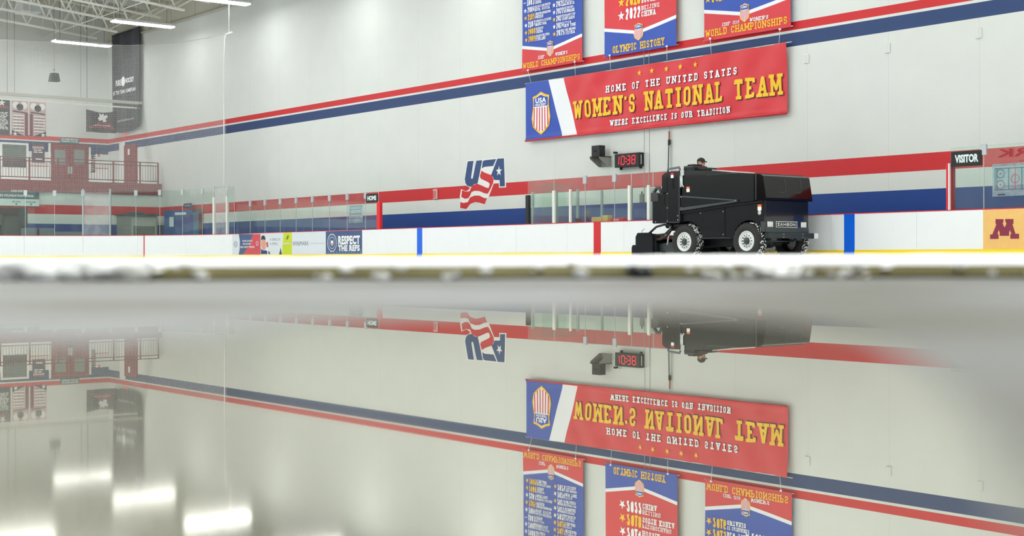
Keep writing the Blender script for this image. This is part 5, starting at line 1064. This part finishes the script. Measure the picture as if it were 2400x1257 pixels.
zp('axle', lambda mb: (mb.tube([mc(0, .2, .42), mc(0, 1.5, .42)], .07, black), mb.tube([mc(-1.96, .2, .42), mc(-1.96, 1.5, .42)], .07, black), mb.box(mc(.1, .5, .3), mc(-2.2, 1.2, .6), black, .04), mb.lathe([(0, -.14), (.14, -.08), (.14, .08), (0, .14)], black, mc(0, .8, .4), 'y', 12)))
zp('steering_link', lambda mb: mb.tube([mc(.28, .3, .42), mc(.28, 1.35, .42)], .02, mtrim))
zp('bumper', lambda mb: (mb.box(mc(.46, .1, .475), mc(.60, 1.72, .605), mat('bumper_dark', (30, 38, 42), .35), .012), mb.box(mc(.40, .3, .43), mc(.5, .5, .5), mtrim), mb.box(mc(.40, 1.2, .43), mc(.5, 1.4, .5), mtrim)))
zp('bumper_block', lambda mb: mb.box(mc(.47, 1.72, .48), mc(.61, 1.86, .6), white, .01))
zp('bumper_bolt', lambda mb: [mb.lathe([(0, .605), (.012, .605), (.012, .60)], alu, (0, side*r, z), 'x', 8) for r in (.62, 1.3) for z in (.505, .575)])
for r0 in (.19, 1.38): zp('headlight', lambda mb: (mb.box(mc(.47, r0, .735), mc(.492, r0+.19, .86), mat('headlamp', (232, 236, 230), .25), .008),))
def plate(mb):
    mb.box(mc(.47, .50, .728), mc(.480, 1.26, .868), white, .004); mb.box(mc(.480, .515, .742), mc(.483, 1.245, .854), black)
    f = lambda r, z: mc(.486, r, z)
    block(mb, 'ZAMBONI', .54, 1.22, .763, .833, f, white, .24, .16, False)
zp('name_plate', plate)
zp('corner_bracket', lambda mb: mb.box(mc(.36, .085, .62), mc(.48, .16, .86), mtrim, .01))
def bolts(mb):
    for f, z in ((-2.06, 1.50), (-2.06, 1.24), (-2.5, 1.6), (-2.5, .93), (-2.9, .92), (-3.02, .92), (-1.5, 1.1), (-.78, 1.12), (-.78, .58), (-1.45, .56), (-2.15, 1.05), (-2.15, .95), (-.33, 1.36), (-2.5, 1.25)): mb.lathe([(0, 0), (.013, 0), (.013, .01)], alu, (f, side*(-.006 if f < -2.1 else .018 if z > 1.2 else .094), z), 'y', 8)
zp('bolts', bolts)
# conditioner sled
def sled(mb):
    pr(mb, [(-3.62, .06), (-3.62, .56), (-3.55, .66), (-3.10, .66), (-3.02, .56), (-3.02, .06)], .02, .07, bodyb)
    pr(mb, [(-3.62, .06), (-3.62, .5), (-3.55, .6), (-3.05, .6), (-2.95, .5), (-2.95, .06)], .07, 1.75, bodyb); pr(mb, [(-3.76, .06), (-3.76, .3), (-3.72, .36), (-3.62, .36), (-3.62, .06)], .02, 1.8, bodyb); mb.box(mc(-3.0, .03, .06), mc(-2.75, 1.7, .2), bodyb, .02)
zp('conditioner', sled)
zp('blade_frame', lambda mb: (pr(mb, [(-3.0, .1), (-2.3, .1), (-2.3, .3), (-2.6, .42), (-2.95, .38)], .2, 1.6, mtrim), mb.tube([mc(-2.6, .1, .35), mc(-2.5, .1, .8)], .02, alu)))
zp('water_hose', lambda mb: (mb.tube([mc(-3.25, .12, .64), mc(-3.1, .1, .72), mc(-2.95, .08, .8), mc(-2.7, .1, .85), mc(-2.5, .12, .84)], .028, black, 8), mb.tube([mc(-3.2, .12, .62), mc(-2.9, .08, .60), mc(-2.65, .08, .62), mc(-2.5, .1, .74), mc(-2.45, .12, .84)], .024, black, 8), mb.tube([mc(-3.05, .1, .48), mc(-2.8, .08, .5), mc(-2.6, .08, .56), mc(-2.45, .1, .75)], .035, black, 8)))
zp('lift_lever', lambda mb: mb.tube([mc(-3.43, .05, .66), mc(-3.42, .05, .71), mc(-3.33, .05, .755)], .008, greym, 5))
zp('hydraulic_motor', lambda mb: mb.box(mc(-2.75, .15, .76), mc(-2.2, .5, .89), black, .04))
zp('seat', lambda mb: (mb.box(mc(-2.45, .65, 1.15), mc(-2.05, 1.1, 1.27), black, .04), mb.box(mc(-2.52, .65, 1.25), mc(-2.42, 1.1, 1.7), black, .04)))
zp('steering_wheel', lambda mb: (mb.tube([mc(-1.78+.08*sin(a), .88+.19*cos(a), 1.84+.17*sin(a)) for a in [k*2*pi/20 for k in range(21)]], .016, black, 6), mb.tube([mc(-1.78, .88, 1.84), mc(-1.62, .88, 1.55)], .02, black)))

# ------------------------------------------------------------------ the driver
def skinned(name, verts, edges, radii, m, parent, sub=2):
    me = bpy.data.meshes.new(name); me.from_pydata([tuple(v) for v in verts], edges, []); o = bpy.data.objects.new(name, me); C.objects.link(o)
    o.modifiers.new('s', 'SKIN'); 
    if not me.skin_vertices: pass
    lay = me.skin_vertices[0].data if me.skin_vertices else None
    if lay is None:
        import bmesh
        bm = bmesh.new(); bm.from_mesh(me); bm.verts.layers.skin.verify(); bm.to_mesh(me); bm.free(); lay = me.skin_vertices[0].data
    for i, r in enumerate(radii): lay[i].radius = (r, r) if not isinstance(r, tuple) else r; lay[i].use_root = (i == 0)
    sm = o.modifiers.new('u', 'SUBSURF'); sm.levels = sub; sm.render_levels = sub
    bpy.context.view_layer.update(); dg = bpy.context.evaluated_depsgraph_get(); m2 = bpy.data.meshes.new_from_object(o.evaluated_get(dg)); bpy.data.objects.remove(o)
    m2.name = name; m2.materials.clear(); m2.materials.append(m)
    for p in m2.polygons: p.use_smooth = True
    q = bpy.data.objects.new(name, m2); C.objects.link(q); q.parent = parent; return q
# head position from the machine's side plane
rh = .88; Om = Vector((X0m, Z0m)); F2 = Vector((cos(AZ), -sin(AZ))); R2_ = Vector((sin(AZ), cos(AZ)))
def side_at(x, y, r):
    X, Y = ray(x, y); O = Om+R2_*r; det = F2.x*-1+X*F2.y; s_ = (-O.x*-1+X*-O.y)/det; t_ = (F2.x*-O.y+F2.y*O.x)/det; return s_, HC+Y*t_
hf, hz = side_at(1644, 382.5, rh)
drv = thing('person', 'driver in a dark cap seated on the black machine, facing forward', 'person', tuple(wx), yaw)
def dp(f, r, z): return (hf+f, (rh+r)*side, hz+z)
V = [dp(-.12, 0, -.88), dp(-.10, 0, -.62), dp(-.06, 0, -.38), dp(-.03, 0, -.24), dp(-.01, 0, -.12),      # 0 pelvis..neck
     dp(-.05, .19, -.30), dp(.10, .24, -.52), dp(.30, .17, -.48), dp(.38, .14, -.47), dp(-.05, -.19, -.30), dp(.10, -.24, -.52), dp(.30, -.17, -.48), dp(.38, -.14, -.47),
     dp(-.05, .10, -.90), dp(.36, .12, -.86), dp(.40, .12, -1.28), dp(.52, .12, -1.30), dp(-.05, -.10, -.90), dp(.36, -.12, -.86), dp(.40, -.12, -1.28), dp(.52, -.12, -1.30)]
E_ = [(0, 1), (1, 2), (2, 3), (3, 4), (3, 5), (5, 6), (6, 7), (7, 8), (3, 9), (9, 10), (10, 11), (11, 12), (0, 13), (13, 14), (14, 15), (15, 16), (0, 17), (17, 18), (18, 19), (19, 20)]
Rr = [.13, .12, .13, .085, .052, .055, .042, .03, .032, .055, .042, .03, .032, .085, .062, .04, .035, .085, .062, .04, .035]
for sgn, wr in ((1, 8), (-1, 12)):
    for k, (df, dr, dz_, L2) in enumerate(((.035, .02, .02, .9), (.045, .0, .03, 1), (.045, -.015, .02, .95), (.04, -.03, .005, .8), (.01, -.035*1, .03, .7))):
        b0 = V[wr]; base_i = len(V); V.append((b0[0]+df*.6, b0[1]+sgn*side*dr*.9, b0[2]+dz_*.3)); V.append((b0[0]+df*1.2, b0[1]+sgn*side*dr, b0[2]+dz_*.2-.012)); V.append((b0[0]+df*1.25, b0[1]+sgn*side*dr, b0[2]-.035)); Rr += [.011, .010, .008]
        E_ += [(wr, base_i), (base_i, base_i+1), (base_i+1, base_i+2)]
body = skinned('body', V, E_, Rr, skin, drv, 1)
# head added to the body mesh: rings shaped with brow, nose, chin
import bmesh
bm = bmesh.new(); bm.from_mesh(body.data); prof = [(-.135, .03, .03, .02), (-.12, .052, .058, .015), (-.085, .066, .078, .006), (-.045, .072, .09, .0), (-.005, .076, .096, .0), (.035, .078, .099, -.002), (.07, .072, .094, -.006), (.1, .055, .075, -.01), (.118, .03, .04, -.012), (.123, .004, .004, -.012)]
rings = []
nr = 24
for z, wy, wx_, cxx in prof:
    rg = []
    for k in range(nr):
        a = 2*pi*k/nr; fx = cos(a)*wx_+cxx; fy = sin(a)*wy
        if cos(a) > .95: fx += {-.045: .02, -.005: .022, .035: .006, -.085: .004, -.12: .006}.get(z, 0)     # nose, lips, chin
        elif cos(a) > .8 and z == .035: fx -= .008                                                       # eye hollows
        rg.append(bm.verts.new(dp(fx, fy, z)))
    rings.append(rg)
for a, c in zip(rings, rings[1:]):
    for k in range(nr): f_ = bm.faces.new((a[k], a[(k+1) % nr], c[(k+1) % nr], c[k])); f_.smooth = True
bm.faces.new(rings[0][::-1]); bm.faces.new(rings[-1]); bm.to_mesh(body.data); bm.free()
def ell(mb, c, r, m, n=12, z0=-1, z1=1):
    for_ = []; vs = []; N_ = 8
    for i in range(N_+1):
        ph = math.asin(z0)+(math.asin(z1)-math.asin(z0))*i/N_
        for k in range(n): vs.append((c[0]+r[0]*cos(ph)*cos(2*pi*k/n), c[1]+r[1]*cos(ph)*sin(2*pi*k/n), c[2]+r[2]*sin(ph)))
    mb.add(vs, [(i*n+k, i*n+(k+1) % n, i*n+n+(k+1) % n, i*n+n+k) for i in range(N_) for k in range(n)], m, True)
mb = MB()
for s_ in (-1, 1): ell(mb, dp(-.01, s_*.08, -.0), (.018, .008, .028), skin)
mb.build('ears', drv); mb = MB()
for s_ in (-1, 1): ell(mb, dp(.083, s_*.032, .028), (.012, .014, .009), white, 8); ell(mb, dp(.092, s_*.032, .028), (.005, .007, .007), black, 8)
mb.build('eyes', drv); mb = MB(); ell(mb, dp(.09, 0, -.068), (.008, .024, .006), mat('lips', (170, 96, 88), .5), 10); mb.build('mouth', drv)
mb = MB(); ell(mb, dp(-.022, 0, .01), (.088, .083, .085), mat('hair_brown', (52, 38, 32), .7), 16, -.75, .6); mb.build('hair', drv)
capm = mat('cap_navy', (26, 30, 40), .7); e = drv; mb = MB(); ell(mb, dp(-.008, 0, .045), (.112, .092, .09), capm, 20, 0, 1); ell(mb, dp(-.008, 0, .134), (.008, .008, .006), capm, 8)
vs = []
for i in range(9):
    a = -1.1+2.2*i/8
    for rr, zz in ((.105, .05), (.185, .034)): vs.append(dp(-.008+rr*cos(a)*(1 if rr < .15 else .98), rr*sin(a)*.75*(1 if rr < .15 else .72), zz-(.012 if abs(a) > .8 and rr > .15 else 0)))
n0 = len(vs); vs += [(x, y, z-.008) for x, y, z in vs]
mb.add(vs, [(2*i, 2*i+1, 2*i+3, 2*i+2) for i in range(8)]+[(n0+2*i, n0+2*i+2, n0+2*i+3, n0+2*i+1) for i in range(8)]+[(2*i+1, n0+2*i+1, n0+2*i+3, 2*i+3) for i in range(8)], capm); mb.build('cap', drv)
jk = mat('jacket_dark', (34, 38, 46), .8); skinned('jacket', V[:13], E_[:12], [r*1.13+.008 for r in Rr[:4]]+[.06]+[r+.014 for r in Rr[5:8]]+[.026]+[r+.014 for r in Rr[9:12]]+[.026], jk, drv)
skinned('trousers', [V[0]]+V[13:21], [(0, 1), (1, 2), (2, 3), (0, 5), (5, 6), (6, 7), (3, 4), (7, 8)], [.145, .098, .075, .052, .045, .098, .075, .052, .045], mat('trousers_dark', (30, 32, 38), .8), drv)

# ------------------------------------------------------------------ camera, world, view
cam = bpy.data.cameras.new('camera'); co = bpy.data.objects.new('camera', cam); C.objects.link(co); bpy.context.scene.camera = co
cam.sensor_width = 36; cam.lens = FP*36/2400; cam.shift_y = -(628.5-YH)/2400; cam.clip_start = .01; cam.clip_end = 300
co.matrix_world = Matrix.Translation((0, 0, HC)) @ Matrix.Rotation(pi/2-TH, 4, 'Z') @ Matrix.Rotation(pi/2, 4, 'X') @ Matrix.Rotation(-ROLL, 4, 'Z')
cam.dof.use_dof = True; cam.dof.focus_distance = 37; cam.dof.aperture_fstop = 2.8
sc = bpy.context.scene
w = bpy.data.worlds.new('world'); sc.world = w; w.use_nodes = True; w.node_tree.nodes['Background'].inputs[0].default_value = (.5, .5, .5, 1); w.node_tree.nodes['Background'].inputs[1].default_value = .1
vs_ = sc.view_settings; sc.display_settings.display_device = 'sRGB'; vs_.view_transform = 'Standard'; vs_.look = 'None'; vs_.gamma = 1; vs_.use_curve_mapping = False; vs_.exposure = 0.27
cy_ = sc.cycles; cy_.use_denoising = True; cy_.max_bounces = 8; cy_.diffuse_bounces = 4; cy_.glossy_bounces = 5; cy_.transparent_max_bounces = 24; cy_.caustics_reflective = False; cy_.caustics_refractive = False
cy_.sample_clamp_indirect = 8
